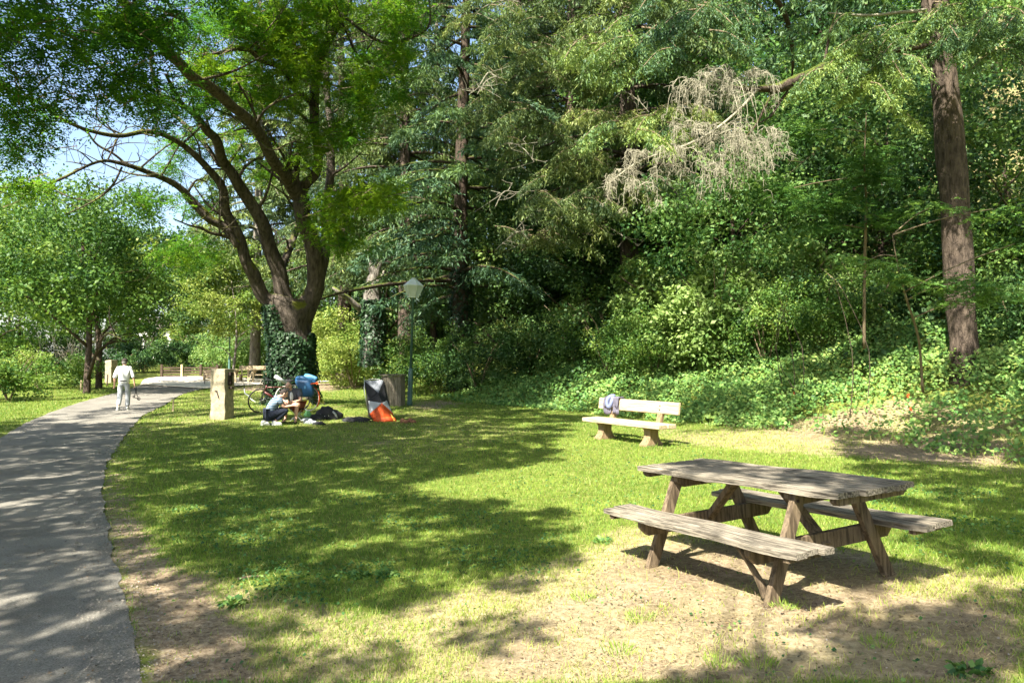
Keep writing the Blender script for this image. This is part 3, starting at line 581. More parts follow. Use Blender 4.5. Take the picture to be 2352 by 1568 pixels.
# ------------------------------------------------------------------ generic broadleaf tree / shrub / conifer
def crown_parts(c, rx, ry, rz, nclump, per, size, tint=.5, shell=.55, flat=.6, g=rng, crad=.24, tvar=.1):
    d = unit(g.normal(size=(nclump, 3))); r = shell+(1-shell)*g.random(nclump)**.7
    low = g.random(nclump) < .25; r = np.where(low, r*.6, r)
    C = np.asarray(c)+d*r[:, None]*np.array([rx, ry, rz]); R_ = (rx+ry+rz)/3*crad*(.6+.8*g.random(nclump))
    return blob_leaves(C, R_, per, size, np.clip(tint+g.normal(size=nclump)*.18, 0, 1), flat=flat, g=g, tvar=tvar)
def wood(mb, base, top, r0, r1, nl=6, crown_r=3, seg=9, z0=.45, g=rng, lean=.25):
    base = np.asarray(base, float); top = np.asarray(top, float); m = (base+top)/2+g.normal(size=3)*lean*np.array([1, 1, 0])
    ln = spline([base-np.array([0, 0, .3]), base*.97+top*.03, m, top], 14); rr = np.linspace(r0, r1, 14); rr[0] *= 1.5; rr[1] *= 1.2
    mb.tube(ln, rr, seg, rough=.1)
    for k in range(nl):
        f = z0+(1-z0)*(k+.3)/nl; i = int(f*13); p = ln[i]; a = g.random()*6.283+k*2.4; L = crown_r*(.6+.5*g.random())
        e = p+np.array([math.cos(a)*L, math.sin(a)*L, L*(.35+.5*g.random())]); q = (p+e)/2+np.array([0, 0, .12*L])+g.normal(size=3)*.12*L*.5
        pts = spline([p, q, e], 7); mb.tube(pts, np.linspace(rr[i]*.55, rr[i]*.12, 7), 6, rough=.08)
        for w in range(2):
            j = 3+w*2; e2 = pts[j]+g.normal(size=3)*np.array([.35, .35, .25])*L+np.array([0, 0, .15*L]); mb.tube(spline([pts[j], (pts[j]+e2)/2+g.normal(size=3)*.05*L, e2], 5), np.linspace(rr[i]*.25, rr[i]*.06, 5), 4)
def put(kind, base, label, cat_, group=None): return thing(kind, base, label, cat_, group)
def broad(u, D, h, cw, label, z0=.3, size=.16, nclump=90, per=130, tint=.5, mat='leaf_mid', tr=.2, bark='bark_dark', name='broadleaf_tree', v=None, crown_lo=None, flat=.6, group=None, shell=.5, crad=.24):
    p = P(u, 823, D); x, y = p[0], p[1]; z = float(TZ(x, y)); t = put(name, (x, y, z), label, 'tree', group)
    lo = z0*h if crown_lo is None else crown_lo; rz = (h-lo)/2; mb = MB(); wood(mb, (0, 0, 0), (rng.normal()*.3, rng.normal()*.3, lo+rz*1.2), tr, tr*.25, 8, cw*.75, z0=min(.85, lo/(lo+rz)))
    mb.build('trunk', M[bark], t, True)
    fol('crown', [crown_parts((0, 0, lo+rz), cw, cw, rz, nclump, per, size, tint, shell, flat, crad=crad)], M[mat], t); return t
def shrub(u, v, D, w, h, label, n=40, per=110, size=.1, tint=.5, mat='leaf_mid', group=None, name='shrub', depth=None):
    p = P(u, v, D); x, y = p[0], p[1]; z = float(TZ(x, y)); t = put(name, (x, y, z), label, 'shrub', group)
    mb = MB()
    for k in range(6):
        a = random.random()*6.28; e = np.array([math.cos(a)*w*.6, math.sin(a)*w*.5, h*(.6+.3*random.random())]); mb.tube(spline([(0, 0, -.1), e*.5+np.array([0, 0, .15*h]), e], 6), np.linspace(.03, .008, 6), 4)
    mb.build('stem', M['twig'], t)
    g_ = rng; pr_ = [crown_parts((g_.normal()*w*.2, g_.normal()*w*.15, h*.42), w*.85, (depth or w*.7)*.85, h*.42, n//2, per, size, tint, .4, .7, crad=.34)]
    for k in range(4): a = g_.random()*6.28; hh = h*(.35+.35*g_.random()); pr_.append(crown_parts((math.cos(a)*w*.6, math.sin(a)*w*.5, hh), w*.5, w*.4, h*.3, max(4, n//8), per, size, np.clip(tint+.15*g_.normal(), 0, 1), .3, .7, crad=.42))
    fol('foliage', pr_, M[mat], t); return t
def conifer_mesh(h, r0, z0, bl, whorl=.75, nb=5, dens=1.0, size=.17, droop=.35, tint=.35, g=rng, gap=0.0, hang=1.0, wid=.3):
    """trunk MB and needle parts in local coordinates"""
    mb = MB(); ln = spline([(0, 0, -.5), (g.normal()*.05, 0, h*.3), (g.normal()*.15, g.normal()*.15, h*.65), (0, 0, h)], 24); mb.tube(ln, np.linspace(r0, .04, 24)*np.r_[1.25, 1.1, np.ones(22)], 12, rough=.08)
    parts = []; z = z0; k = 0
    while z < h-.4:
        fz = (z-z0)/(h-z0); L0 = bl*(1-fz)**.75+.4
        for j in range(nb):
            if g.random() < gap: continue
            a = 6.283*j/nb+k*1.1+g.normal()*.3; L = L0*(.65+.5*g.random()); i = min(22, int(z/h*23)); p = ln[i].copy(); p[2] = z+g.normal()*.15
            d = np.array([math.cos(a), math.sin(a), 0]); m = 9; f = np.linspace(0, 1, m)
            B = p+d*(L*f)[:, None]; B[:, 2] += L*(.18*f-(droop+.18)*f*f); mb.tube(B, np.linspace(.045+.012*L, .01, m), 4, cap=False)
            sd = np.array([-d[1], d[0], 0]); nt_ = int(L*7*dens)+4
            ft = .18+.82*g.random(nt_)**.8; sgn = np.where(g.random(nt_) < .5, -1, 1); ii = ft*(m-1); i0 = ii.astype(int).clip(0, m-2); fr_ = (ii-i0)[:, None]
            o = B[i0]*(1-fr_)+B[i0+1]*fr_; tl = wid*L*(1.05-ft*.75)*(.5+.7*g.random(nt_)); q = 12
            s = np.linspace(.05, 1, q); tp = o[:, None, :]+(sd*sgn[:, None]*.8+d*.5)[:, None, :]*(tl[:, None]*s)[..., None]
            tp[..., 2] -= (tl[:, None]*s**1.6)*.55*hang+.02
            C = tp.reshape(-1, 3); C = C+g.normal(size=C.shape)*.05; mm = len(C)
            ax = g.normal(size=(mm, 3))*.45+np.array([0, 0, -.85*hang])+np.repeat((sd*sgn[:, None]*.5+d*.3), q, 0)
            Ls = size*(.6+.8*g.random(mm)); V, Q = leafquads(C, Ls, Ls*.24, rdir(mm, .5, g), unit(ax), .1)
            parts.append((V, Q, np.repeat(np.clip(tint+.12*g.normal(size=mm)+.12*g.normal(), 0, 1), 4)))
        z += whorl*(.8+.4*g.random()); k += 1
    return mb, cat(parts)
def conifer(u, D, h, label, r0=.3, z0=4, bl=4, mat='needle', bark='bark_red', name='conifer', group=None, v=823, **kw):
    p = P(u, v, D); x, y = p[0], p[1]; z = float(TZ(x, y)); t = put(name, (x, y, z), label, 'tree', group)
    mb, pr = conifer_mesh(h, r0, z0, bl, **kw); mb.build('trunk', M[bark], t, True); fol('crown', pr, M[mat], t); return t
def reuse(src, u, D, label, s=1.0, rz=0.0, v=823):
    c = copy_tree(src); p = P(u, v, D); c.location = (p[0], p[1], float(TZ(p[0], p[1]))); c.scale = (s, s, s); c.rotation_euler = (0, 0, rz); c['label'] = label; return c
# --- left side
fe = broad(535, 45, 8.5, 3.2, 'feathery pale green tree hiding the lantern of the distant lamp post', crown_lo=2.6, size=.16, nclump=110, per=130, tint=.85, tr=.12, bark='bark_grey')
a = broad(203, 38, 10.0, 4.9, 'rounded small tree with a forked trunk on the left lawn beside the walking man', size=.17, nclump=170, per=150, tint=.36, tr=.23, bark='bark_dark', crown_lo=2.5, mat='leaf_mid', shell=.45)
a.location = tuple(G1(200, 903))
b = thing('broadleaf_tree', G1(228, 892), 'slimmer dark leaning tree just behind the forked trunk on the left lawn', 'tree')
mb = MB(); wood(mb, (0, 0, 0), (-.9, .4, 6), .22, .08, 6, 2.5, z0=.45); mb.build('trunk', M['bark_dark'], b, True); fol('crown', [crown_parts((-.2, 1, 6.6), 3.8, 3.5, 3, 70, 120, .17, .35)], M['leaf_mid'], b)
sbt = broad(40, 58, 13, 6.5, 'broad bright green tree at the left edge below the arching branch', size=.26, nclump=110, per=110, tint=.6, crown_lo=1.5)
reuse(sbt, 150, 66, 'bright green tree left of centre in the row below the sky gap', 1.08, 2.0); reuse(sbt, 300, 74, 'pale green distant tree right under the middle of the sky gap', 1.02, 3.3)
reuse(sbt, -60, 46, 'dark green tree cut by the left edge of the photo', 1.05, 1.1)
dk = broad(420, 70, 13.5, 6, 'distant tree with grey green crown between the arching branch and the trunk', size=.3, nclump=100, per=110, tint=.35, crown_lo=3, mat='leaf_dark')
reuse(dk, 500, 62, 'distant dark tree seen just left of the old tree trunk', .9, 1.4); reuse(dk, 30, 85, 'tall dark tree far off at the left above the round trees', 1.35, 2.5)
reuse(dk, 250, 100, 'hazy tree on the skyline in the sky gap', 1.1, 2.9)
g1 = 'shrubs along the back of the left lawn'
shrub(318, 862, 80, 2.6, 6.5, 'tall dark shrub left of the white building at the end of the path', 60, 120, .2, .3, 'leaf_dark', g1)
shrub(432, 862, 80, 2.8, 6.5, 'tall dark shrub right of the white building at the end of the path', 60, 120, .2, .35, 'leaf_dark', g1)
shrub(-10, 862, 60, 5, 5, 'dark tall thicket at the far left edge behind the bright bush', 80, 120, .2, .35, 'leaf_dark', g1)
shrub(60, 862, 62, 5, 4, 'dark thicket behind the bright yellow green bush at the left', 80, 120, .2, .3, 'leaf_dark', g1)
shrub(20, 880, 30, 2.4, 2.4, 'dense dark green hedge bush at the far left edge of the lawn', 60, 130, .11, .45, 'leaf_mid', g1)
shrub(90, 872, 36, 2.6, 2.5, 'bright yellow green bush behind the left lawn', 60, 130, .12, .8, 'leaf_mid', g1)
shrub(150, 868, 40, 2.2, 1.9, 'glossy green bush left of the forked tree', 50, 120, .12, .55, 'leaf_dark', g1)
shrub(268, 868, 47, 2.2, 2.2, 'dark bush behind the forked tree trunks', 50, 110, .14, .3, 'leaf_dark', g1)
shrub(330, 862, 56, 3.2, 3.0, 'dark rounded shrub behind the walking man', 60, 120, .15, .3, 'leaf_dark', g1)
shrub(395, 858, 60, 3.0, 2.6, 'blue green shrub at the end of the path', 60, 120, .16, .45, 'leaf_teal', g1)
shrub(440, 858, 58, 1.8, 3.6, 'narrow dark shrub left of the bright thicket', 45, 120, .15, .3, 'leaf_dark', g1)
shrub(500, 862, 55, 3.4, 3.4, 'sunlit leafy thicket behind the stone pillar', 80, 130, .15, .75, 'leaf_teal', g1)
shrub(585, 862, 52, 3.2, 3.2, 'sunlit pale thicket left of the old tree', 80, 130, .15, .7, 'leaf_teal', g1)
shrub(480, 860, 66, 4, 7.5, 'tall yellowish tree like shrub rising behind the thicket', 110, 130, .17, .8, 'leaf_mid', g1)
shrub(570, 860, 64, 4, 8.5, 'tall feathery shrub between the far lamp post and the old tree', 110, 130, .17, .7, 'leaf_mid', g1)
# bare pruned stems in the shrubbery at the left
mb = MB(); bs = thing('bare_shrub', G1(175, 868), 'bare pale brown branching shrub between the hedge and the forked tree', 'shrub')
for k in range(26):
    a0 = rng.random()*6.28; L = 1.2+1.6*rng.random(); e = np.array([math.cos(a0)*1.7*rng.random(), math.sin(a0)*.6, L]); b0 = np.array([rng.normal()*.8, rng.normal()*.3, 0]); pts = spline([b0, b0+e*.5+rng.normal(size=3)*.12, b0+e], 7); mb.tube(pts, np.linspace(.04, .012, 7), 4)
    for w in range(5): q = pts[2+w]; mb.tube([q, q+rng.normal(size=3)*.3+np.array([0, 0, .3])], [.015, .006], 3)
mb.build('stem', M['deadwood'], bs)
# --- trees behind the old tree
t_ = conifer(585, 48, 31, 'tall slim pale trunked conifer seen between the limbs of the old tree', .38, 6, 5, 'needle', 'bark_grey', dens=1.1, tint=.5, size=.34, whorl=.9, gap=.25)
conA = conifer(1058, 33, 30, 'tall dark conifer with an ivy covered trunk right of the lamp post', .42, 4.5, 5.2, 'needle_blue', 'bark_dark', dens=1.5, tint=.35, size=.24, whorl=.8, droop=.22, gap=.25, wid=.36)
ic = P(1058, 823, 33); zc = float(TZ(ic[0], ic[1]))
ivy_on('ivy', [(ic[0], ic[1], zc, .5), (ic[0], ic[1], zc+1.5, .42), (ic[0], ic[1], zc+3, .4), (ic[0], ic[1], zc+5.5, .38)], 3600, 'very dark ivy sleeve on the trunk of the tall conifer right of the lamp post', .2, .12, .16)
# low dead bough sweeping left from it
mb = MB(); limb(mb, [(1042, 645, 32.8, 12), (1000, 643, 32, 11), (960, 645, 31.4, 10), (880, 655, 30, 9), (800, 668, 28.5, 8), (735, 687, 27, 6), (700, 705, 26, 3)], 7, .1); limb(mb, [(1044, 578, 32.8, 10), (985, 582, 32, 8), (930, 588, 31, 6), (900, 600, 30.6, 3)], 6); limb(mb, [(1042, 520, 33, 10), (1000, 545, 32, 8), (950, 555, 31, 7)], 6)
mb.build('branch', M['bark_dark'], conA, True, world=True)
ib = thing('broken_tree', G1(858, 818) if False else (*P(856, 823, 32)[:2], float(TZ(*P(856, 823, 32)[:2]))), 'broken grey tree stem thick with ivy between the old tree and the lamp post', 'tree')
mb = MB(); limb(mb, [(856, 840, 32, 54), (857, 780, 32, 46), (856, 700, 32, 40), (855, 660, 32, 34), (858, 630, 32, 26), (852, 600, 32, 16), (846, 570, 32, 6)], 14, .16); limb(mb, [(862, 660, 32, 16), (868, 620, 32, 12), (880, 585, 32, 6)], 7); limb(mb, [(858, 650, 32, 14), (874, 640, 31.9, 10), (882, 622, 31.9, 5)], 7)
limb(mb, [(832, 712, 32, 18), (805, 690, 31.5, 14), (780, 672, 31, 11), (765, 660, 31, 8)], 8); mb.build('trunk', M['bark_grey'], ib, True, world=True)
ivy_on('ivy', cl([(856, 838, 32, 50), (857, 780, 32, 46), (856, 720, 32, 42), (855, 690, 32, 38)]), 3200, 'ivy thick on the broken grey stem left of the lamp post', .45, .12, .16)
conB = conifer(1445, 31, 32, 'tall conifer with a bare reddish trunk above the bench', .46, 6.5, 5.2, 'needle', 'bark_red', dens=1.7, tint=.5, size=.24, whorl=.85, gap=.22, droop=.3, hang=1.6, wid=.36)
copyT = [(790, 44, 'drooping conifer behind the upper limbs of the old tree', 1.0, 1.0), (930, 40, 'yellowish conifer left of the dark ivy clad one', 1.0, 2.2), (1180, 42, 'grey green drooping conifer between the two tall trunks', 1.0, 4.0), (1310, 39, 'conifer with hanging olive boughs left of the reddish trunk', .95, 5.1), (1620, 44, 'dark conifer behind the pale dead boughs', 1.05, .4), (690, 52, 'distant conifer filling the gap behind the forked limb', 1.1, 3.0)]
for u, D, lb, s, r in copyT: reuse(conB, u, D, lb, s, r)
reuse(conA, 1900, 40, 'blue green conifer on the slope left of the big right hand trunk', .95, 1.9); reuse(conA, 1240, 52, 'dark conifer far up the slope in the middle', 1.1, 3.1)
reuse(t_, 860, 60, 'pale conifer far behind the broken ivy stem', 1.1, 1.3); reuse(t_, 1000, 66, 'pale distant conifer at the top of the slope', 1.15, 4.3)
# ------------------------------------------------------------------ right hand side: bank, slope and wood
def bough(B, mb, parts, dens=9, size=.13, wid=.32, tint=.5, hang=1.0, r0=.05, g=rng, start=.1, q=12, w=.24):
    B = np.asarray(B, float); m = len(B); seg = np.linalg.norm(np.diff(B, axis=0), axis=1).sum(); L = seg
    mb.tube(B, np.linspace(r0, .008, m), 6, cap=False, rough=.08)
    n = int(L*dens)+3; ft = start+(1-start)*g.random(n)**.85; ii = ft*(m-1); i0 = ii.astype(int).clip(0, m-2); fr_ = (ii-i0)[:, None]
    o = B[i0]*(1-fr_)+B[i0+1]*fr_; d = unit(B[i0+1]-B[i0]); sd = unit(np.cross(d, np.array([0, 0, 1.]))); sgn = np.where(g.random(n) < .5, -1, 1)
    tl = wid*(1.1-ft*.6)*(.5+.8*g.random(n)); s = np.linspace(.04, 1, q)
    tp = o[:, None, :]+(sd*sgn[:, None]*.75+d*.6)[:, None, :]*(tl[:, None]*s)[..., None]; tp[..., 2] -= tl[:, None]*s**1.6*.6*hang
    C = tp.reshape(-1, 3)+g.normal(size=(n*q, 3))*.03; mm = len(C); ax = g.normal(size=(mm, 3))*.45+np.array([0, 0, -.9*hang])+np.repeat(sd*sgn[:, None]*.5+d*.35, q, 0)
    Ls = size*(.6+.8*g.random(mm)); V, Q = leafquads(C, Ls, Ls*w, rdir(mm, .6, g), unit(ax), .1)
    parts.append((V, Q, np.repeat(np.clip(tint+.16*np.repeat(g.normal(size=n), q)+.08*g.normal(size=mm), 0, 1), 4)))
WS = .9; RTB = G1(2218, 866); RD = float(RTB[1])
rt = thing('tall_conifer', RTB, 'massive reddish brown conifer trunk standing on the bank at the right of the photo', 'tree')
mb = MB()
limb(mb, [(2222, 900, RD, 130), (2220, 868, RD, 104), (2217, 830, RD, 90), (2214, 780, RD, 84), (2206, 700, RD, 84), (2200, 600, RD, 86), (2195, 500, RD, 86), (2190, 420, RD, 84), (2182, 320, RD, 84), (2172, 220, RD, 80), (2160, 120, RD, 78), (2150, 0, RD, 74), (2140, -150, RD, 66), (2130, -400, RD, 50), (2120, -900, RD, 14)], 30, .07, 60)
mb.build('trunk', M['bark_red'], rt, True, world=True)
RL = {'a': [(2155, 95, RD, 20), (2100, 108, RD-.4, 20), (2050, 118, RD-.8, 20), (1996, 130, RD-1.2, 22), (1916, 147, RD-1.8, 22), (1876, 160, RD-2.1, 24), (1826, 187, RD-2.5, 30), (1776, 202, RD-2.8, 26), (1736, 205, RD-3, 16), (1680, 200, RD-3.2, 8)],
      'b': [(1830, 190, RD-2.5, 10), (1795, 228, RD-2.6, 8), (1772, 265, RD-2.7, 6), (1745, 282, RD-2.8, 4)], 'c': [(1890, 156, RD-2, 9), (1902, 100, RD-2, 8), (1910, 60, RD-2, 6), (1925, 20, RD-2, 3)],
      'd': [(2130, 24, RD, 12), (2060, 30, RD-.4, 10), (1985, 36, RD-1, 8), (1900, 30, RD-1.4, 4)], 'e': [(2170, 30, RD-.2, 14), (2240, 90, RD-1, 12), (2300, 80, RD-1.6, 10), (2400, 110, RD-2.2, 6)],
      'f': [(1740, 205, RD-3, 10), (1700, 250, RD-3.2, 8), (1640, 300, RD-3.4, 7), (1560, 340, RD-3.6, 6), (1470, 370, RD-3.8, 5), (1400, 420, RD-4, 3)], 'g': [(1776, 205, RD-2.8, 9), (1740, 280, RD-3, 7), (1700, 330, RD-3.2, 5), (1660, 380, RD-3.3, 3)]}
for k, pts in RL.items(): mb = MB(); limb(mb, pts, 8, .12); mb.build('branch', M['bark_dark'] if k not in 'df' else M['deadwood'], rt, True, world=True)
WS = 1.0; mb = MB(); parts = []
for k in range(120):   # live hanging boughs
    reg = random.choice([(1990, 170, 95, 90, RD-1.9, .7), (2050, 110, 120, 60, RD-1.6, .55), (2230, 60, 110, 60, RD-1.8, .5), (2330, 40, 80, 50, RD-2.2, .35), (2180, 50, 90, 50, RD-1.5, .6), (2280, 90, 90, 60, RD-2, .5), (1400, 110, 50, 30, RD-2, .9), (1990, 190, 70, 70, RD-1.9, .85), (1580, 50, 100, 60, RD-2.5, .3), (1480, 130, 80, 50, RD-2.6, .6), (1680, 20, 120, 40, RD-2, .35), (1500, 300, 120, 40, RD-2.5, .75)])
    u, v, ru, rv, D, t = reg; u0 = u+random.gauss(0, .5)*ru; v0 = v+random.gauss(0, .5)*rv-20; dx = random.choice([-1, -1, 1])*(45+50*random.random())
    B = spline(P(np.array([u0, u0+dx*.5, u0+dx]), np.array([v0, v0+8, v0+45]), np.array([D, D-.2, D-.5])+random.gauss(0, .3)), 9)
    mb = MB(); bough(B, mb, parts, 40, .085, .40, np.clip(t+random.gauss(0, .12), 0, 1), 1.1, .02, q=14); mb.build('bough', M['twig'], rt, world=True)
fol('crown', parts, M['needle_blue'], rt, True)
mb = MB(); parts = []
mb2, pr = conifer_mesh(22, .2, 9.5, 5, whorl=1.0, nb=5, dens=.8, size=.25, tint=.4); V, Q, T = pr; V = V+RTB; kp = None
fol('crown', (V, Q, T), M['needle_blue'], rt, True)
# dead pale hanging sprays
def dead_spray(mb, u, v, ru, rv, D, n, Lr=(.6, 1.1)):
    for k in range(max(3, int(n*.8))):
        a = random.random()*6.28; q = random.random()**.5; o = P(u+math.cos(a)*ru*q, v+math.sin(a)*rv*q, D+random.gauss(0, .35)); L = random.uniform(*Lr)*1.2; h = np.array([random.gauss(0, 1), random.gauss(0, .7), 0]); h /= np.linalg.norm(h)+.01
        pts = spline([o, o+h*L*.35+np.array([0, 0, .04]), o+h*L*.55-np.array([0, 0, L*.35]), o+h*L*.62-np.array([0, 0, L*.85])], 9)+np.random.default_rng(k).normal(size=(9, 3))*.014; mb.tube(pts, np.linspace(.009, .004, 9), 4, cap=False)
        for w in range(15):
            i = random.randint(1, 8); l = L*random.uniform(.15, .42)*(1.2-i/14); hh = np.array([random.gauss(0, 1), random.gauss(0, 1), 0]); hh /= np.linalg.norm(hh)+.01; s = pts[i]
            p2 = spline([s, s+hh*l*.4+np.array([0, 0, random.uniform(-.03, .05)]), s+hh*l*.62-np.array([0, 0, l*.3]), s+hh*l*random.uniform(.5, .8)-np.array([0, 0, l*.85])], 5); mb.tube(p2, [.005, .0045, .004, .0035, .003], 3, cap=False)
            for w2 in range(2):
                s2 = p2[random.randint(1, 3)]; e = s2+np.array([random.gauss(0, .06), random.gauss(0, .06), -random.uniform(.02, .12)]); mb.tube([s2, (s2+e)/2+np.array([random.gauss(0, .015), 0, .01]), e], [.004, .0035, .003], 3, cap=False)
mb = MB()
for a in [(1640, 170, 50, 14, RD-3.1, 20, (.3, .6)), (1605, 195, 22, 25, RD-3.1, 10, (.4, .7)), (1660, 215, 22, 20, RD-3.1, 8), (1730, 172, 22, 12, RD-3, 9, (.4, .7)), (1630, 285, 50, 14, RD-3.3, 8, (.3, .5)), (1665, 300, 24, 22, RD-3.4, 13), (1710, 320, 30, 20, RD-3.4, 16, (.4, .75)), (1770, 315, 25, 22, RD-3.2, 8, (.3, .5)), (1560, 290, 45, 12, RD-3.5, 11, (.25, .5)), (1540, 345, 32, 12, RD-3.6, 15, (.35, .6)), (1470, 350, 45, 10, RD-3.7, 8, (.25, .5)), (1430, 405, 22, 14, RD-3.9, 8, (.3, .5)), (1460, 420, 16, 12, RD-3.9, 6, (.3, .5)), (1650, 370, 18, 20, RD-3.3, 8, (.4, .7))]:
    mb = MB(); dead_spray(mb, *a); mb.build('dead_spray', M['deadwood'], rt, world=True)
# the slope behind: trees and shrubs one can tell apart
bb = broad(1330, 34, 9, 4.4, 'dark leafy tree on the slope right of the ivy clad conifer', crown_lo=.4, size=.17, nclump=130, per=120, tint=.35, mat='leaf_dark', flat=.55)
cc = broad(1700, 27, 7.5, 4.2, 'fresh green broadleaf tree behind the pale dead boughs', crown_lo=.4, size=.15, nclump=140, per=130, tint=.55, mat='leaf_teal', flat=.5)
for src, u, D, lb, s, r in [(bb, 1160, 37, 'deep green tree on the slope beside the ivy clad conifer', 1.1, 1.2), (bb, 1500, 36, 'dark leafy tree standing behind the bare reddish trunk', 1.25, 2.9), (cc, 1870, 31, 'bright green tree on the slope left of the big right trunk', 1.15, 2.2), (cc, 1600, 37, 'leafy tree high on the slope above the dead boughs', 1.7, 4.0),
        (bb, 2030, 27, 'shadowy tree beside the big right trunk', 1.05, .6), (bb, 1770, 42, 'dark tree crown high on the slope at the top of the photo', 1.9, 5.0), (bb, 2330, 21, 'dark bushy tree right of the big trunk at the edge of the photo', .8, 3.3), (cc, 2060, 42, 'light green tree high on the slope behind the big trunk', 1.8, .9), (cc, 1250, 46, 'green tree crown far up the slope in the centre', 2.0, 2.6), (bb, 1000, 46, 'dark tree deep in the wood behind the lamp post', 1.5, 1.9), (cc, 880, 50, 'fresh green tree deep behind the broken ivy stem', 1.5, 3.6), (cc, 780, 58, 'pale sunlit tree seen right of the old trunk', 1.4, .2), (bb, 1420, 52, 'dark tree mass at the top of the slope', 2.2, 3.9), (bb, 1950, 55, 'dark tree on the upper slope near the top edge', 2.1, 1.0), (cc, 2280, 50, 'distant tree above the dry grass slope at the right edge', 1.6, 2.0)]:
    reuse(src, u, D, lb, s, r)
mb = MB(); parts = []
for (u, v, ru, rv, D, n, t) in [(1400, 270, 90, 20, 28, 9, .75), (1560, 262, 90, 18, 28, 9, .8), (1300, 470, 120, 30, 27.5, 14, .6), (1420, 430, 80, 25, 28, 8, .7), (1210, 300, 80, 60, 29, 12, .55), (1330, 380, 90, 60, 28.5, 12, .6), (1240, 540, 90, 25, 28, 8, .5), (1400, 120, 50, 30, 28.5, 8, .85), (1560, 60, 120, 50, 28, 14, .45), (1250, 120, 90, 70, 29, 14, .5), (1120, 230, 70, 60, 30, 10, .5), (1150, 60, 80, 50, 30, 10, .6)]:
    for k in range(n):
        u0 = u+random.gauss(0, .5)*ru; v0 = v+random.gauss(0, .5)*rv-15; dx = random.choice([-1, 1])*(40+40*random.random()); B = spline(P(np.array([u0, u0+dx*.5, u0+dx]), np.array([v0, v0+4, v0+26]), np.array([D, D-.4, D-1])+random.gauss(0, .4)), 8)
        mb = MB(); bough(B, mb, parts, 22, .16, .75, np.clip(t+random.gauss(0, .12), 0, 1), 1.3, .025, q=14, w=.2); mb.build('bough', M['twig'], conB, world=True)
fol('crown', parts, M['needle'], conB, True)
for k in range(16):   # bare curling dead branches on the drooping conifer
    u0 = random.uniform(1090, 1440); v0 = random.uniform(0, 600); dx = random.choice([-1, 1])*random.uniform(60, 150); D = random.uniform(27.2, 29); u00 = 1445
    c3 = P(np.array([u0, u0+dx*.3, u0+dx*.7, u0+dx]), np.array([v0, v0-18+random.gauss(0, 8), v0-5+random.gauss(0, 12), v0+25]), np.array([D, D-.2, D-.5, D-.6])); mb = MB(); S = spline(c3, 12); mb.tube(S, np.linspace(.032, .01, 12), 5, cap=False)
    for w in range(7):
        q = S[random.randint(2, 11)]; e = q+rng.normal(size=3)*np.array([.5, .3, .35]); m_q = (q+e)/2+rng.normal(size=3)*.12; mb.tube(spline([q, m_q, e], 6), np.linspace(.014, .006, 6), 4, cap=False); e2 = m_q+rng.normal(size=3)*.25; mb.tube([m_q, (m_q+e2)/2+rng.normal(size=3)*.05, e2], [.009, .007, .005], 3, cap=False)
    mb.build('dead_branch', M['deadwood'] if k % 3 else M['twig'], conB, world=True)
g2 = 'shrubs along the foot of the wooded slope'
sA = shrub(1100, 0, 31.5, 2.4, 2.6, 'dense shrub with small dark leaves at the foot of the ivy clad conifer', 70, 130, .10, .4, 'leaf_dark', g2)
sB = shrub(1500, 0, 26, 2.2, 2.8, 'leafy green shrub rising right behind the bench', 90, 130, .085, .5, 'leaf_mid', g2)
sD = shrub(735, 0, 44, 2.4, 3.4, 'pale shrub with sunlight tinted into its leaves directly right of the ivy clad trunk', 90, 130, .10, .9, 'leaf_mid', g2)  # raised leaf tint stands in for sun that the old tree's crown blocks
sC = shrub(1640, 0, 24.5, 2.0, 4.0, 'pale leaved tall shrub with whitish green foliage in the middle of the slope', 110, 110, .17, .95, 'leaf_teal', g2)
for src, u, D, lb, s, r in [(sA, 1215, 31.5, 'dark shrub left of the bench below the drooping conifer', 1.1, 1.0), (sA, 1330, 30, 'dark shrub just up the slope from the ferny bank', 1.2, 2.0), (sB, 1400, 28, 'green shrub left of the bench on the slope', 1.2, 3.0), (sB, 1760, 23, 'leafy shrub on the bank above the dry patch', 1.0, 4.0), (sA, 1600, 27.5, 'dark shrub behind the pale leaved one', 1.5, 5.0),
        (sB, 1880, 22.5, 'green shrub left of the foot of the big right trunk', .95, .7), (sC, 1830, 25, 'tall light shrub with thin brown stems on the slope', 1.0, 2.4), (sC, 1480, 29, 'pale leaved shrub higher up behind the bench', 1.1, 1.3), (sA, 1990, 22.5, 'dark shrub close to the left side of the big right trunk', 1.0, 3.2), (sA, 2340, 18.5, 'dark shrub right of the big trunk', .9, 4.1), (sB, 2300, 21.5, 'green shrub in the shade behind the big right trunk', 1.3, 5.5), (sB, 990, 33, 'shrub in the shade behind the lamp post', 1.1, .9), (sA, 930, 36, 'green shrub between lamp post and broken ivy stem', 1.1, 2.7), (sD, 770, 40, 'bush with sunlight tinted into its leaves right of the old tree trunk', 1.3, 3.4), (sD, 812, 37, 'bush tinted as if sunlit left of the broken ivy stem', 1.0, .2)]:
    reuse(src, u, D, lb, s, r)
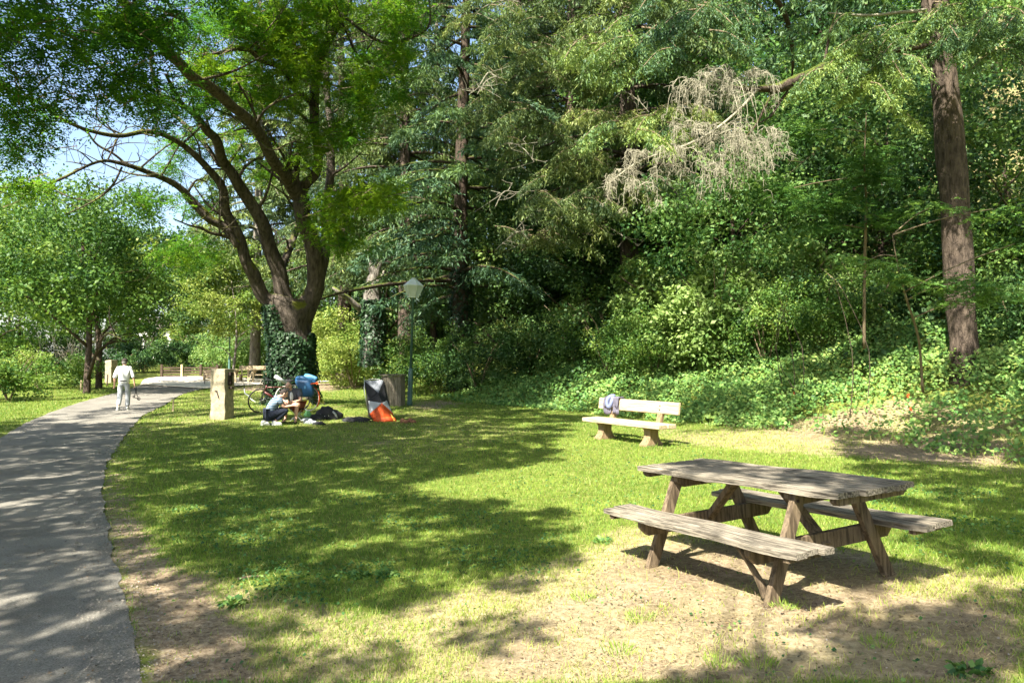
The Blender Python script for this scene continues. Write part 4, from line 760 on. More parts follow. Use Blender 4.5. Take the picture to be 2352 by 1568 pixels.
# low brambles on the bank and undergrowth up the slope: nobody could count them
def cover(name, n, test, size, mound, mat, tintf, D0=9, D1=34, nr=1.1, asp=.8, flatk=1.6):
    x, y = field(n, D0, D1, flatk, .78); s = sdist(x, y); w = test(x, y, s); kp = rng.random(n) < w; x, y, s = x[kp], y[kp], s[kp]; n = len(x)
    m = mound(x, y, s)*(.55+.45*(wob(x, y, 2.2, 7)*.5+.5)+.12*wob(x, y, 7, 2)); h = m*(rng.random(n)**.5); C = np.stack([x, y, TZ(x, y)+h], -1); sz = size*(.55+.9*rng.random(n))*(.7+.02*y)
    V, Q = leafquads(C, sz, sz*asp, unit(rdir(n, nr)+np.array([-.25, -.5, 0])), unit(rng.normal(size=(n, 3))), .12)
    return tag(link(name, np_mesh(name, V, Q, attrs={'tint': np.repeat(np.clip(tintf(x, y, s)+.17*rng.normal(size=n), 0, 1), 4)}), mat), kind='stuff')
def uvof(x, y): a = proj(np.stack([x, y, TZ(x, y)], -1)); return a[0], a[1]
def tb(x, y, s):
    u, v = uvof(x, y); r = (s > .15+.5*wob(x, y, 1.3))*(s < 7)*(u > 1000+60*wob(x, y, 2))
    dryp = inpoly(u, v+10*wob(x, y, 3), [(1780, 1010), (1850, 965), (1990, 915), (2090, 910), (2110, 960), (2060, 1050), (1960, 1060)])
    mix = inpoly(u, v, [(2090, 900), (2500, 930), (2500, 1110), (2050, 1060), (2110, 960)])
    return r*np.where(dryp, .13, np.where(mix, .12+.4*(wob(x, y, 2.4, 2) > .15), 1.0))*(1-.35*(wob(x, y, 1.6, 6) < -.35))
cover('brambles', 330000, tb, .082, lambda x, y, s: .12+(.65+.45*(wob(x, y, 1.0, 5)))*sstep(.1, 1.6, s)*(.4+.6*sstep(1040, 1400, uvof(x, y)[0])), M['bramble'], lambda x, y, s: .6+.2*wob(x, y, .9, 3)-.15*(uvof(x, y)[0] < 1350), 10, 32)
cover('undergrowth', 150000, lambda x, y, s: (s > 4)*(s < 40)*(1-.93*inpoly(*uvof(x, y), [(2255, 200), (2400, 150), (2400, 480), (2250, 420)]))*.9, .16, lambda x, y, s: .5+1.0*sstep(4, 7, s)+0*x, M['leaf_dark'], lambda x, y, s: .4+.2*wob(x, y, .6, 5), 14, 75, 1.0, .6, 1.2)
# tall bright grass on the low bank behind the old tree and dry grass on the bank
def blades(name, n, test, h, w, mat, tintf, D0, D1, lean=.5):
    x, y = field(n, D0, D1, 1.5, .76); s = sdist(x, y); kp = rng.random(n) < test(x, y, s); x, y = x[kp], y[kp]; n = len(x); u, v = uvof(x, y)
    ax = np.stack([rng.normal(size=n)*lean, rng.normal(size=n)*lean, np.ones(n)], -1); C = np.stack([x, y, TZ(x, y)-.01], -1); hh = h*(.4+.9*rng.random(n))
    V, Q = leafquads(C, hh, w*(.6+.03*y), rdir(n, .1)+np.array([0, -.8, .2]), unit(ax), .1)
    return tag(link(name, np_mesh(name, V, Q, attrs={'tint': np.repeat(np.clip(tintf(u, v)+.2*rng.normal(size=n), 0, 1), 4)}), mat), kind='stuff')
blades('tall_grass', 90000, lambda x, y, s: (s > -.4+.5*wob(x, y, 1.1))*(s < 5)*((uvof(x, y)[0] > 700))*(uvof(x, y)[0] < 1120)+(s > 0)*(s < 8)*(uvof(x, y)[0] < 700)*1.0+.15*(s > 0)*(s < 3)*(uvof(x, y)[0] > 1120), .34, .012, M['grass'], lambda u, v: .55+0*u, 12, 62)
blades('dry_bank_grass', 60000, lambda x, y, s: inpoly(*uvof(x, y), [(1480, 1010), (1830, 965), (1990, 915), (2160, 880), (2352, 900), (2352, 1090), (1960, 1055)])*(.4+.6*(wob(x, y, 2, 9) > -.2))*(s > -.3), .2, .006, M['straw'], lambda u, v: .5+0*u, 8, 24, 1.3)
blades('hillside_grass', 60000, lambda x, y, s: inpoly(*uvof(x, y), [(2200, 150), (2420, 100), (2420, 520), (1980, 640), (1900, 560)])*(s > 3), .5, .03, M['straw'], lambda u, v: .7+0*u, 20, 75, .5)
# saplings with pinnate leaves in front of the slope
def sapling(label, stem, clusters, mat='leaf_teal', ll=.055, lw=.03, L=.26, tint=.6, name='sapling'):
    b = P(stem[0][0], stem[0][1], stem[0][2]); b[2] = TZ(b[0], b[1]); t = thing(name, b, label, 'sapling'); mb = MB(); S = limb(mb, stem, 6, .05); parts = []
    for (u, v, ru, rv, D, n) in clusters:
        c = P(u, v, D); i = np.argmin(np.linalg.norm(S[:, :3]-c, axis=1)); mb.tube(spline([S[i, :3], (S[i, :3]+c)/2+np.array([0, 0, .06]), c], 6), np.linspace(.014, .006, 6), 4)
        for j in range(n):
            q = P(u+random.gauss(0, .5)*ru, v+random.gauss(0, .4)*rv, D+random.gauss(0, .25)); m = 5
            ax = unit(rng.normal(size=(m, 3))*np.array([1, 1, .12])); parts.append(pinnate(q+rng.normal(size=(m, 3))*.04, ax, L*(.7+.6*rng.random(m)), 8, ll, lw, tint+.12*random.gauss(0, 1), droop=.22))
    mb.build('stem', M['twig'], t, True, world=True); fol('foliage', parts, M[mat], t, True)
sapling('slender sapling whose feathery teal leaves cross in front of the big right trunk', [(2120, 900, 13, 8), (2110, 780, 12.6, 7), (2080, 680, 12.2, 6), (2060, 600, 12, 4), (2050, 540, 12, 2)], [(1990, 600, 60, 16, 12, 16), (2070, 640, 70, 20, 11.9, 20), (2180, 655, 90, 20, 12, 26), (2290, 670, 80, 22, 11.8, 20), (2230, 690, 80, 16, 12, 12), (2150, 470, 50, 22, 12.3, 9), (2280, 480, 60, 24, 12.4, 8), (2330, 560, 50, 30, 12, 8)], tint=.55)
sapling('young tree with layered teal leaves between the dead boughs and the big trunk', [(1985, 800, 19, 9), (1985, 640, 18.6, 9), (1990, 480, 18.3, 7), (1985, 380, 18, 5), (1990, 260, 18, 2)], [(1790, 440, 60, 18, 17.6, 26), (1850, 470, 80, 22, 17.5, 36), (1930, 455, 70, 30, 17.6, 30), (2010, 410, 60, 26, 17.8, 30), (1980, 360, 60, 40, 18, 30), (1900, 520, 60, 16, 17.8, 14), (1860, 300, 50, 30, 18, 20), (2020, 500, 70, 30, 18, 24)], tint=.4, L=.34, ll=.075, lw=.036)
# brown upright stems on the slope
for lb, u, v, D in [('bundle of dry brown stems on the slope right of the pale leaved shrub', 1830, 600, 19.5), ('thin pale sapling stem leaning on the bank above the dry patch', 1960, 760, 18)]:
    b = P(u, v, D); b[2] = TZ(b[0], b[1]); t = thing('bare_sapling', b, lb, 'plant'); mb = MB()
    for k in range(4 if v == 600 else 2): mb.tube(spline([(random.gauss(0, .15), random.gauss(0, .1), 0), (random.gauss(0, .2), 0, 1.6), (random.gauss(0, .4), 0, 3.0+random.random())], 7), np.linspace(.014, .005, 7), 4)
    mb.build('stem', M['bark_dark'], t)
for i, (u, v, lb) in enumerate([(2053, 924, 'red berry spike on a short stalk in the sunny dry grass of the bank'), (2086, 918, 'orange red flower spike right of the taller red one on the bank'), (2092, 943, 'small red berry stalk lowest on the dry bank'), (1824, 906, 'red berry spike among the brambles right of the bench')]):
    c = G1(u, v+10); h = .16 if i < 2 else .1; t = thing('berry_spike', c, lb, 'plant', 'red berry spikes on the bank'); m1 = MB(); m1.tube([(0, 0, -.02), (0, 0, h)], .006, 5); m1.build('stalk', M['twig'], t)
    m1 = MB()
    for k in range(22): a = k*2.4; m1.lathe([(0.001, -.013), (.012, 0), (.001, .013)], (math.cos(a)*.018, math.sin(a)*.018, h+k*.004), 6)
    m1.build('berries', simple('berry', (.75, .06, .01), .4, .15, 20), t, True)

# ------------------------------------------------------------------ trees outside the frame whose leaves shade path, lawn and table
SH = [([(-200, 975), (270, 972), (420, 972), (640, 985), (760, 972), (1000, 957), (1060, 1000), (1250, 1020), (1290, 1052), (1150, 1078), (1000, 1092), (900, 1125), (700, 1145), (300, 1152), (-200, 1150)], .72),
      ([(-400, 1150), (300, 1150), (900, 1120), (1050, 1150), (1200, 1145), (1340, 1185), (1300, 1250), (1290, 1300), (1100, 1370), (700, 1400), (300, 1330), (-400, 1330)], .62),
      ([(-600, 1330), (300, 1330), (640, 1400), (600, 1600), (-700, 1700)], .66), ([(640, 1400), (1100, 1370), (1000, 1480), (620, 1600)], .33),
      ([(1040, 1420), (1160, 1400), (1280, 1420), (1250, 1460), (1100, 1470)], .8), ([(1440, 1590), (1680, 1520), (1800, 1480), (2050, 1420), (2500, 1330), (2700, 1700), (1400, 1700)], .9),
      ([(1900, 985), (2080, 985), (2500, 960), (2600, 1330), (2200, 1300), (2120, 1230), (2050, 1120), (1960, 1060)], .52),
      ([(1000, 925), (1330, 955), (1250, 1040), (1060, 1000)], .5), ([(200, 900), (640, 890), (640, 950), (300, 962)], .25), ([(-200, 930), (200, 900), (300, 905), (270, 960), (-200, 985)], .2),
      ([(2050, 880), (2400, 800), (2500, 960), (2100, 970)], .5)]
SUNNY = [([(760, 1300), (900, 1270), (960, 1300), (820, 1330)], .2), ([(400, 1110), (470, 1105), (470, 1125), (400, 1128)], .1), ([(290, 1330), (460, 1345), (420, 1375), (290, 1360)], .05), ([(400, 1050), (520, 1058), (480, 1072), (380, 1070)], .3), ([(940, 1360), (1150, 1330), (1180, 1370), (980, 1400)], .15), ([(590, 1160), (720, 1160), (700, 1185), (590, 1190)], .25)]
def shade_prob(u, v):
    w = np.zeros(u.shape)
    for p, k in SH: w = np.where(inpoly(u, v, p), k, w)
    for p, k in SUNNY: w = np.where(inpoly(u, v, p), k, w)
    return w
xs, ys = np.meshgrid(np.arange(-14, 12, .30), np.arange(1.5, 34, .30)); xs = xs.ravel()+rng.normal(size=xs.size)*.08; ys = ys.ravel()+rng.normal(size=ys.size)*.08
zs = TZ(xs, ys); u, v, Yd = proj(np.stack([xs, ys, zs], -1)); w = shade_prob(u, v); w = np.where((Yd < 3.4) & (xs < .5), .75, w)
kp = rng.random(len(xs)) < w; T = np.stack([xs, ys, zs], -1)[kp]
a_, w_ = np.array([TA[0], TA[1], -.046]), np.array([TW[0], TW[1], .038])
k = 26; la = rng.uniform(-1.1, 1.1, k); lw_ = rng.uniform(-.4, .4, k); tt_ = TO+np.outer(la, a_)+np.outer(lw_, w_)+np.array([0, 0, .75]); T = np.concatenate([T, tt_])
small = np.zeros(len(T), int); small[-k:] = 1
NB = 3400; ub = rng.uniform(620, 2500, NB); vb = rng.uniform(-150, 930, NB); Db = rng.uniform(19, 36, NB)
lit = [([(1380, 150), (1800, 130), (1830, 330), (1700, 480), (1400, 500)], .06), ([(1500, 440), (1800, 430), (1790, 660), (1560, 650)], .1), ([(1900, 80), (2120, 60), (2100, 330), (1900, 300)], .12), ([(600, 560), (960, 600), (960, 930), (600, 930)], .06), ([(620, -150), (1000, -150), (1000, 500), (620, 500)], .10),
       ([(1740, 220), (1960, 200), (1960, 330), (1760, 330)], .2), ([(2240, 150), (2500, 150), (2500, 450), (2240, 450)], .2), ([(1330, 850), (1560, 790), (1900, 830), (1880, 1000), (1560, 1000), (1330, 960)], .06), ([(1080, 560), (1500, 560), (1500, 800), (1080, 830)], .45), ([(2240, 450), (2500, 450), (2500, 900), (2240, 900)], .6), ([(1000, 100), (1500, 100), (1500, 520), (1000, 520)], .08)]
pb_ = np.full(NB, .2); 
for p_, k_ in lit: pb_ = np.where(inpoly(ub, vb, p_), k_, pb_)
pb_ = pb_*(.45+1.1*(wob(ub*.01, vb*.01, 1.3, 3) > 0)); tb_ = P(ub, vb, Db)
T = np.concatenate([T, P(rng.uniform(596, 735, 46), rng.uniform(885, 975, 46), 20.3), P(rng.uniform(838, 905, 8), rng.uniform(880, 930, 8), 21.3)]); small = np.concatenate([small, np.zeros(54, int)])
okb = (rng.random(NB) < pb_) & (tb_[:, 2] > TZ(tb_[:, 0], tb_[:, 1])); T = np.concatenate([T, tb_[okb]]); small = np.concatenate([small, np.full(okb.sum(), 2)])
# lift each target along the sun ray until the spot lies outside the camera's view
tt = np.full(len(T), 7.0); extra = rng.random(len(T))*2.2
for it in range(60):
    q = T+SK*tt[:, None]; u, v, Y = proj(q); inside = (Y > 0) & (v > -150) & (u > -170) & (u < 2520); tt = np.where(inside, tt+.4, tt)
q = T+SK*(tt+extra)[:, None]; ok = tt < 27; q = q[ok]; small = small[ok]
TRK = [(-13.5, 10.5, 'tall leafy tree left of the path just outside the photo whose shade stripes the path'), (-8.5, .5, 'leafy tree beside the path behind the viewer casting dappled shade'), (-3.5, -6, 'spreading tree behind the viewer shading the near lawn'), (8, -5, 'tree behind the viewer at the right shading the bottom right corner'), (14, 6, 'leafy tree at the right outside the photo shading the bank beside the table')]
TX = np.array([[a[0], a[1]] for a in TRK]); own = np.argmin(((q[:, None, :2]-TX)**2).sum(-1), 1)
for i, (x, y, lb) in enumerate(TRK):
    m = own == i
    if m.sum() < 3: continue
    z = float(TZ(x, y)); t = thing('shade_tree', (x, y, z), lb, 'tree'); c = q[m]; hi = float(np.median(c[:, 2])); mb = MB()
    stem = spline([(x, y, z-.3), (x+.1, y, z+2), (x+.3, y+.2, z+4.5), (x*.7+c[:, 0].mean()*.3, y*.7+c[:, 1].mean()*.3, hi)], 16); mb.tube(stem, np.linspace(.36, .12, 16), 12, rough=.1)
    for j in rng.choice(len(c), min(12, len(c)), replace=False):
        s0 = stem[random.randint(8, 14)]; e = c[j]; md = (s0+e)/2+rng.normal(size=3)*.3+np.array([0, 0, -.3]); mb.tube(spline([s0, md, e], 8), np.linspace(.03, .01, 8), 5, cap=False)
    mb.build('trunk', M['bark_grey'], t, True, world=True)
    sm_ = small[m]; r = np.where(sm_ == 1, .17, np.where(sm_ == 2, .62, .27))
    fol('crown', [blob_leaves(c[sm_ < 2], (r*(.8+.5*rng.random(len(c))))[sm_ < 2], np.where(sm_ == 1, 30, 85)[sm_ < 2], .15, .5, .55, .6, .8)]+([blob_leaves(c[sm_ == 2], (r*(.8+.5*rng.random(len(c))))[sm_ == 2], 75, .27, .5, .55, .6, .8)] if (sm_ == 2).any() else []), M['leaf_big'], t, True)
# ------------------------------------------------------------------ picnic table
def frame_matrix(o, a, w):
    a = Vector(tuple(a)).normalized(); w = Vector(tuple(w)); w = (w-a*a.dot(w)).normalized(); n = w.cross(a) if w.cross(a).z > 0 else a.cross(w)
    Mx = Matrix((a, w, n)).transposed().to_4x4()
    if Mx.determinant() < 0: Mx = Matrix((a, w, n)).transposed().to_4x4()
    Mx.translation = Vector(tuple(o)); return Mx
pt_ = thing('picnic_table', TO, 'weathered wooden picnic table with attached benches on the bare ground in the foreground', 'picnic table')
aa = Vector((TA[0], TA[1], -.046)).normalized(); ww_ = Vector((TW[0], TW[1], .038)); ww_ = (ww_-aa*aa.dot(ww_)).normalized(); nn_ = ww_.cross(aa)
if nn_.z < 0: nn_ = -nn_
# right-handed: x along -a keeps orientation proper
PTM = Matrix((-aa, ww_, nn_)).transposed()
if PTM.determinant() < 0: PTM = Matrix((aa, ww_, nn_)).transposed(); SX = 1
else: SX = -1
pt_.rotation_euler = PTM.to_euler()
def planks(y0, n, w, gap, L, ztop, th, jit=.012, bow=.004):
    mb = MB()
    for k in range(n):
        yc = y0+w/2+k*(w+gap); j0 = random.gauss(0, jit); j1 = random.gauss(0, jit); dz = random.gauss(0, .0025); m = 14; vs = []
        for i in range(m+1):
            x = -L/2+j0+(L+j1-j0)*i/m; bz = bow*math.sin(i*.9+k)+dz; e = 1-.10*(i in (0, m))
            for (yy_, zz_) in ((-w/2, -th), (-w/2, -.006), (-w/2+.006, 0), (w/2-.006, 0), (w/2, -.006), (w/2, -th)):
                vs.append((x, yc+yy_*e+random.gauss(0, .0012), ztop+zz_*e+bz+random.gauss(0, .0008)))
        fs = [(i*6+q, i*6+(q+1) % 6, (i+1)*6+(q+1) % 6, (i+1)*6+q) for i in range(m) for q in range(6)]+[tuple(range(5, -1, -1)), tuple(m*6+q for q in range(6))]
        mb.add(vs, fs)
    return mb
planks(-.3685, 7, .0965, .0102, 2.086, .75, .042).build('tabletop', M['table_top'], pt_)
for s in (-1, 1): planks(-.758 if s < 0 else .442, 3, .1, .008, 2.08, .436, .042).build('bench_seat', M['table_top'], pt_)
def chamfer_beam(mb, x, y0, y1, zt, h, t, ch=.07):
    vs = [(x+s*t/2, y, z) for s in (-1, 1) for y, z in ((y0, zt), (y1, zt), (y1, zt-h*.45), (y1-ch, zt-h), (y0+ch, zt-h), (y0, zt-h*.45))]
    mb.add(vs, [(0, 1, 2, 3, 4, 5), (11, 10, 9, 8, 7, 6)]+[(i, (i+1) % 6, 6+(i+1) % 6, 6+i) for i in range(6)])
for s in (-1, 1):
    xf = s*.626
    mb = MB(); chamfer_beam(mb, xf-s*.047, -.33, .33, .706, .095, .045); mb.build('top_beam', M['table_leg'], pt_, bevel=.003)
    mb = MB(); chamfer_beam(mb, xf-s*.049, -.72, .72, .391, .12, .045); mb.build('seat_beam', M['table_leg'], pt_, bevel=.003)
    mb = MB(); chamfer_beam(mb, s*.97, -.34, .34, .706, .045, .05, .03); mb.build('end_batten', M['table_leg'], pt_)
    for q in (-1, 1):
        mb = MB(); mb.beam((xf, q*.605, -.03), (xf, q*.255, .70), .045, .098, (1, 0, 0)); 
        mb = MB(); a0 = Vector((xf, q*.605, -.03)); b0 = Vector((xf, q*.255, .703)); mb.beam(a0, b0, .098, .046, (1, 0, 0)); mb.build('leg', M['table_leg'], pt_, bevel=.004)
        mb = MB(); mb.lathe([(.011, 0), (.011, .012), (.004, .015)], (0, 0, 0), 8); o = mb.build('bolt', M['iron'], pt_); o.location = (xf+s*.022, q*.30, .65); o.rotation_euler = (0, s*math.pi/2, 0)
        mb = MB(); mb.box((s*.93, q*.60, .378), (.05, .28, .03)); mb.build('seat_batten', M['table_leg'], pt_)
    mb = MB(); mb.beam((s*.60, 0, .30), (s*.20, 0, .70), .09, .045, (0, 0, 1)); mb.build('brace', M['table_leg'], pt_, bevel=.004)
mb = MB(); sx = SX*-1; pts = spline([(sx*.59, -.585, .05), (sx*.5, -.59, .2), (sx*.34, -.60, .385)], 9); mb.tube(pts, np.linspace(.026, .018, 9), 6, rough=.25); mb.build('broken_brace', M['table_leg'], pt_)
# ------------------------------------------------------------------ bench with clothes over its back
BY = 2.165; bo = (2.581, 15.569, float(TZ(2.581, 15.569))); bn = thing('park_bench', bo, 'pale sunlit timber bench with a thick plank back standing on the lawn before the brambles', 'bench', rz=BY+math.pi)
# local: x = -a, y = -(...) ; rotate so +y points to the back of the bench
bn.rotation_euler = (0, 0, BY-math.pi)     # x axis = -a ; y axis = rot90(x)
def bl(x, y, z): return (-x, y, z)
sgn_b = 1
ax_ = Vector((math.cos(BY-math.pi), math.sin(BY-math.pi), 0)); ay_ = Vector((-ax_.y, ax_.x, 0)); wv = Vector((math.sin(BY), -math.cos(BY), 0)); sgn_b = 1 if ay_.dot(wv) > 0 else -1
for y0 in (-.48, -.235):
    mb = MB(); mb.box((0, sgn_b*(y0+.115), .448-.045), (2.33 if y0 < -.3 else 2.36, .228, .09)); mb.build('seat_plank', M['bench_wood'], bn, bevel=.012)
mb = MB(); mb.box((0, sgn_b*.065, .865-.125), (2.39, .075, .25), Matrix.Rotation(-.13*sgn_b, 3, 'X')); mb.build('backrest', M['bench_wood'], bn, bevel=.014)
for s in (-1, 1):
    mb = MB(); prof = [(.24, -.05), (.23, .03), (.15, .12), (.12, .2), (.125, .3), (.19, .36)]; vs = []; 
    for r, z in prof:
        for dx, dy in ((-1, -1), (1, -1), (1, 1), (-1, 1)): vs.append((s*.70+dx*.09*(1.2 if z < .1 else 1), sgn_b*-.22+dy*r, z))
    n = len(prof); mb.add(vs, [(i*4+j, i*4+(j+1) % 4, (i+1)*4+(j+1) % 4, (i+1)*4+j) for i in range(n-1) for j in range(4)]+[(3, 2, 1, 0), (n*4-4, n*4-3, n*4-2, n*4-1)]); mb.build('leg', M['bench_leg'], bn, bevel=.012)
    mb = MB(); mb.beam((s*.70, sgn_b*-.02, .36), (s*.70, sgn_b*.13, .85), .13, .09, (0, 1, 0)); mb.build('back_post', M['bench_leg'], bn, bevel=.008)
    for z in (.70, .78): mb = MB(); mb.lathe([(.016, 0), (.012, .008)], (0, 0, 0), 8); o = mb.build('bolt', M['iron'], bn); o.location = (s*.70, sgn_b*(.022+(z-.74)*.13), z); o.rotation_euler = (math.pi/2*sgn_b, 0, 0)
cx_ = -.72; ct = thing('folded_clothes', Vector(bo)+ax_*cx_+Vector((0, 0, .6)), 'crumpled grey trousers and bluish top hung over the left end of the bench back', 'clothes', rz=BY-math.pi)
mb = MB()
def cloth_sheet(mb, x0, x1, hang, yoff, ph, off=0):
    nu, nv = 16, 22; vs = []
    for j in range(nv+1):
        t = j/nv; s = t*(hang+.14+.08)
        for i in range(nu+1):
            u = i/nu; x = x0+(x1-x0)*u+.012*math.sin(t*7+u*5+ph); wv_ = .012*math.sin(u*17+ph+t*3)+.008*math.sin(u*31-t*6)
            if s < .14: y, z = .13, .29-.14+s*.95
            elif s < .22: y, z = .13-(s-.14)*1.55, .285
            else: y, z = .012-(s-.22)*.08, .28-(s-.22)
            vs.append((x, sgn_b*(y-(.012+abs(wv_)*1.4+off)*(1 if s > .2 else -1)+yoff), z+wv_*.5+(off if .13 < s < .23 else 0)+.006-(.05*abs(math.sin(u*3.3+ph)) if j == nv else 0)))
    mb.add(vs, [(j*(nu+1)+i, j*(nu+1)+i+1, (j+1)*(nu+1)+i+1, (j+1)*(nu+1)+i) for j in range(nv) for i in range(nu)])
cloth_sheet(mb, -.24, .02, .33, 0, 0); cloth_sheet(mb, .05, .24, .31, 0, 2.0); cloth_sheet(mb, -.2, .22, .18, 0, 4, .012)
me = mb.mesh('trousers', True); o = link('trousers', me, M['bench_cloth'], ct); md = o.modifiers.new('s', 'SOLIDIFY'); md.thickness = .008
mb = MB(); mb.tube(spline([(-.02, sgn_b*.10, .31), (-.05, sgn_b*-.02, .30), (-.10, sgn_b*-.045, .2), (-.08, sgn_b*-.05, .1), (-.01, sgn_b*-.045, .08), (.04, sgn_b*-.04, .18), (.03, sgn_b*.0, .30)], 18), .042, 8, rough=.25); mb.build('top', M['cloth_blue_light'], ct, True)
# ------------------------------------------------------------------ lamp posts, pillars, bin, stakes
def lamp_post(u, v, label, height=4.47, lean=.028, D=None):
    c = G1(u, v) if D is None else np.array([*P(u, 823, D)[:2], float(TZ(*P(u, 823, D)[:2]))]); t = thing('lamp_post', c, label, 'lamp post', 'lamp posts'); t.rotation_euler = (0, lean, 0); hp = height-.69
    mb = MB(); mb.lathe([(.10, -.05), (.098, .12), (.085, .16), (.08, 1.24), (.072, 1.27), (.055, 1.3)], seg=20); mb.build('base', M['green_paint'], t, True)
    mb = MB(); mb.lathe([(.046, 1.3), (.038, hp-.05), (.055, hp-.04), (.055, hp)], seg=16); mb.build('pole', M['green_paint'], t, True)
    mb = MB(); z = hp; mb.lathe([(.185, z), (.345, z+.40)], seg=6); mb.build('lantern_glass', M['glass'], t)
    mb = MB(); mb.lathe([(.35, z+.40), (.36, z+.415), (.12, z+.63), (.10, z+.64)], seg=6)
    mb.build('lantern_cap', M['lamp_white'], t); mb = MB(); mb.lathe([(.075, z+.64), (.085, z+.67), (.05, z+.69)], seg=12); mb.build('finial', M['lamp_white'], t, True); mb = MB(); mb.lathe([(.19, z-.01), (.19, z+.015)], seg=6); mb.build('collar', M['lamp_white'], t)
    mb = MB()
    for k in range(6): a = k*math.pi/3; mb.beam((.187*math.cos(a), .187*math.sin(a), z), (.347*math.cos(a), .347*math.sin(a), z+.4), .014, .014)
    mb.build('lantern_frame', M['lamp_white'], t); mb = MB(); mb.lathe([(.05, z+.02), (.05, z+.08), (.075, z+.12), (.075, z+.36), (.03, z+.38)], seg=12); mb.build('bulb_holder', M['lamp_white'], t, True); return t
lamp_post(941, 931, 'green lamp post with a white faceted lantern standing beside the wooden bin')
lamp_post(527, 0, 'distant green lamp post seen through the thicket above the trestle table', 4.6, 0, 50)
def pillar(u, v, h, w, d, label, rz, extras=True):
    c = G1(u, v); t = thing('stone_pillar', c, label, 'pillar', 'old stone gate pillars', rz=rz)
    mb = MB(); n = 9; vs = []
    for i in range(n+1):
        z = -.1+(h+.1)*i/n
        ring = []
        for (sx, sy) in ((-1, -1), (0, -1), (1, -1), (1, 0), (1, 1), (0, 1), (-1, 1), (-1, 0)):
            j = .008; k = 1-(.03 if i == n else 0); vs.append((sx*w/2*k+random.gauss(0, j), sy*d/2*k+random.gauss(0, j), z+random.gauss(0, j*.6)))
    fs = [(i*8+j, i*8+(j+1) % 8, (i+1)*8+(j+1) % 8, (i+1)*8+j) for i in range(n) for j in range(8)]+[tuple(range(7, -1, -1)), tuple(n*8+j for j in range(8))]; mb.add(vs, fs); mb.build('shaft', M['stone'], t, bevel=.01)
    if extras:
        mb = MB(); mb.box((-w/2-.03, .02, h*.80), (.06, .2, .42)); mb.build('side_plate', M['iron'], t, bevel=.006)
        mb = MB(); mb.box((w/2+.035, 0, h*.90), (.09, .14, .09)); mb.box((w/2+.03, 0, h*.72), (.08, .12, .07)); mb.box((w/2+.05, 0, h*.62), (.12, .1, .06)); mb.box((w/2+.02, 0, h*.79), (.05, .16, .32)); mb.build('hinge', M['iron'], t, bevel=.006)
        mb = MB(); mb.beam((-.02, -d/2-.012, h*.56), (.05, -d/2-.012, h*.42), .02, .02); mb.beam((-.07, -d/2-.01, h*.56), (.0, -d/2-.01, h*.56), .012, .02); mb.build('rusty_hook', M['iron'], t)
    return t
pillar(510, 961, 1.37, .44, .44, 'tall square stone pillar with rusty fittings standing on the lawn by the path', -.22)
pillar(255, 879, 1.3, .46, .44, 'distant stone pillar behind the walking man left of the path', -.3, False)
c = G1(903, 931); bt_ = thing('litter_bin', c, 'hexagonal slatted wooden bin with a flat lid beside the lamp post', 'bin', rz=.3)
for k in range(6):
    mb = MB(); a0 = k*math.pi/3; a1 = a0+math.pi/3; r = .40; p0 = Vector((r*math.cos(a0), r*math.sin(a0), 0)); p1 = Vector((r*math.cos(a1), r*math.sin(a1), 0)); nrm = ((p0+p1)/2).normalized(); dr = (p1-p0).normalized()
    for j in range(4):
        q = p0+(p1-p0)*((j+.5)/4); Mx = Matrix((dr, nrm, Vector((0, 0, 1)))).transposed(); mb.box(q+Vector((0, 0, .50+random.gauss(0, .006))), (.088, .022, 1.0), Mx)
    mb.build('side_panel', M['bin_wood'], bt_)
mb = MB(); mb.lathe([(.36, .06), (.36, .9)], seg=6); mb.build('liner', M['black'], bt_)
mb = MB(); mb.lathe([(.47, 1.02), (.475, 1.065), (.44, 1.07)], seg=6); mb.build('lid', M['bin_wood'], bt_)
for u, v, h, w, lb, mt in [(397, 945, .37, .05, 'short pale wooden stake at the lawn edge beside the path', 'pale_wood'), (185, 897, .5, .06, 'small stake on the left lawn just left of the forked tree', 'pale_wood'), (246, 886, .6, .06, 'dark short post behind the trunks on the left lawn', 'brown_wood'), (470, 884, .55, .04, 'thin dark peg at the corner of the lawn where the path bends', 'brown_wood'), (154, 880, .5, .05, 'thin stake in front of the shrubs at the back of the left lawn', 'pale_wood')]:
    c = G1(u, v); mb = MB(); mb.box((0, 0, h/2-.03), (w, w, h+.06), taper=.8); mb.box((0, 0, h+.004), (w*.7, w*.7, .012)); o = mb.build('stake', M[mt]); o.location = tuple(c); o.rotation_euler = (0, .04, .3); tag(o, lb, 'stake', 'stakes beside the lawns')
# far rail fence, log, tables, houses
fp = G1(372, 868); fq = G1(500, 868); fn = thing('rail_fence', fp, 'low dark brown rail fence of horizontal boards at the end of the path', 'fence'); d = Vector(tuple(fq-fp)); 
for k in range(4): mb = MB(); mb.beam((0, 0, .15+.17*k), (d.x, d.y, d.z+.15+.17*k), .05, .09); mb.build('rail', M['brown_wood'], fn)
for f in (0, .36, .7, 1): mb = MB(); q = d*f; mb.box((q.x, q.y-.05, q.z+.4), (.13, .1, .95)); mb.build('post', M['pale_wood'] if f == .36 else M['brown_wood'], fn)
mb = MB(); mb.tube([(-.75, 0, .1), (0, .05, .1), (.8, -.03, .09)], [.1, .11, .09], 10, rough=.05); o = mb.build('log', M['pale_wood'], None, True); o.location = tuple(G1(456, 871)); o.rotation_euler = (0, 0, -.15); tag(o, 'pale cut log lying on the gravel in front of the rail fence', 'log')
c = G1(548, 879); ft = thing('trestle_table', c, 'pale wooden trestle table behind the stone pillar', 'table', rz=.05); sc1 = 1.0
mb = MB(); mb.box((0, 0, .76), (2.9, .8, .05)); mb.build('tabletop', M['pale_wood'], ft, bevel=.005)
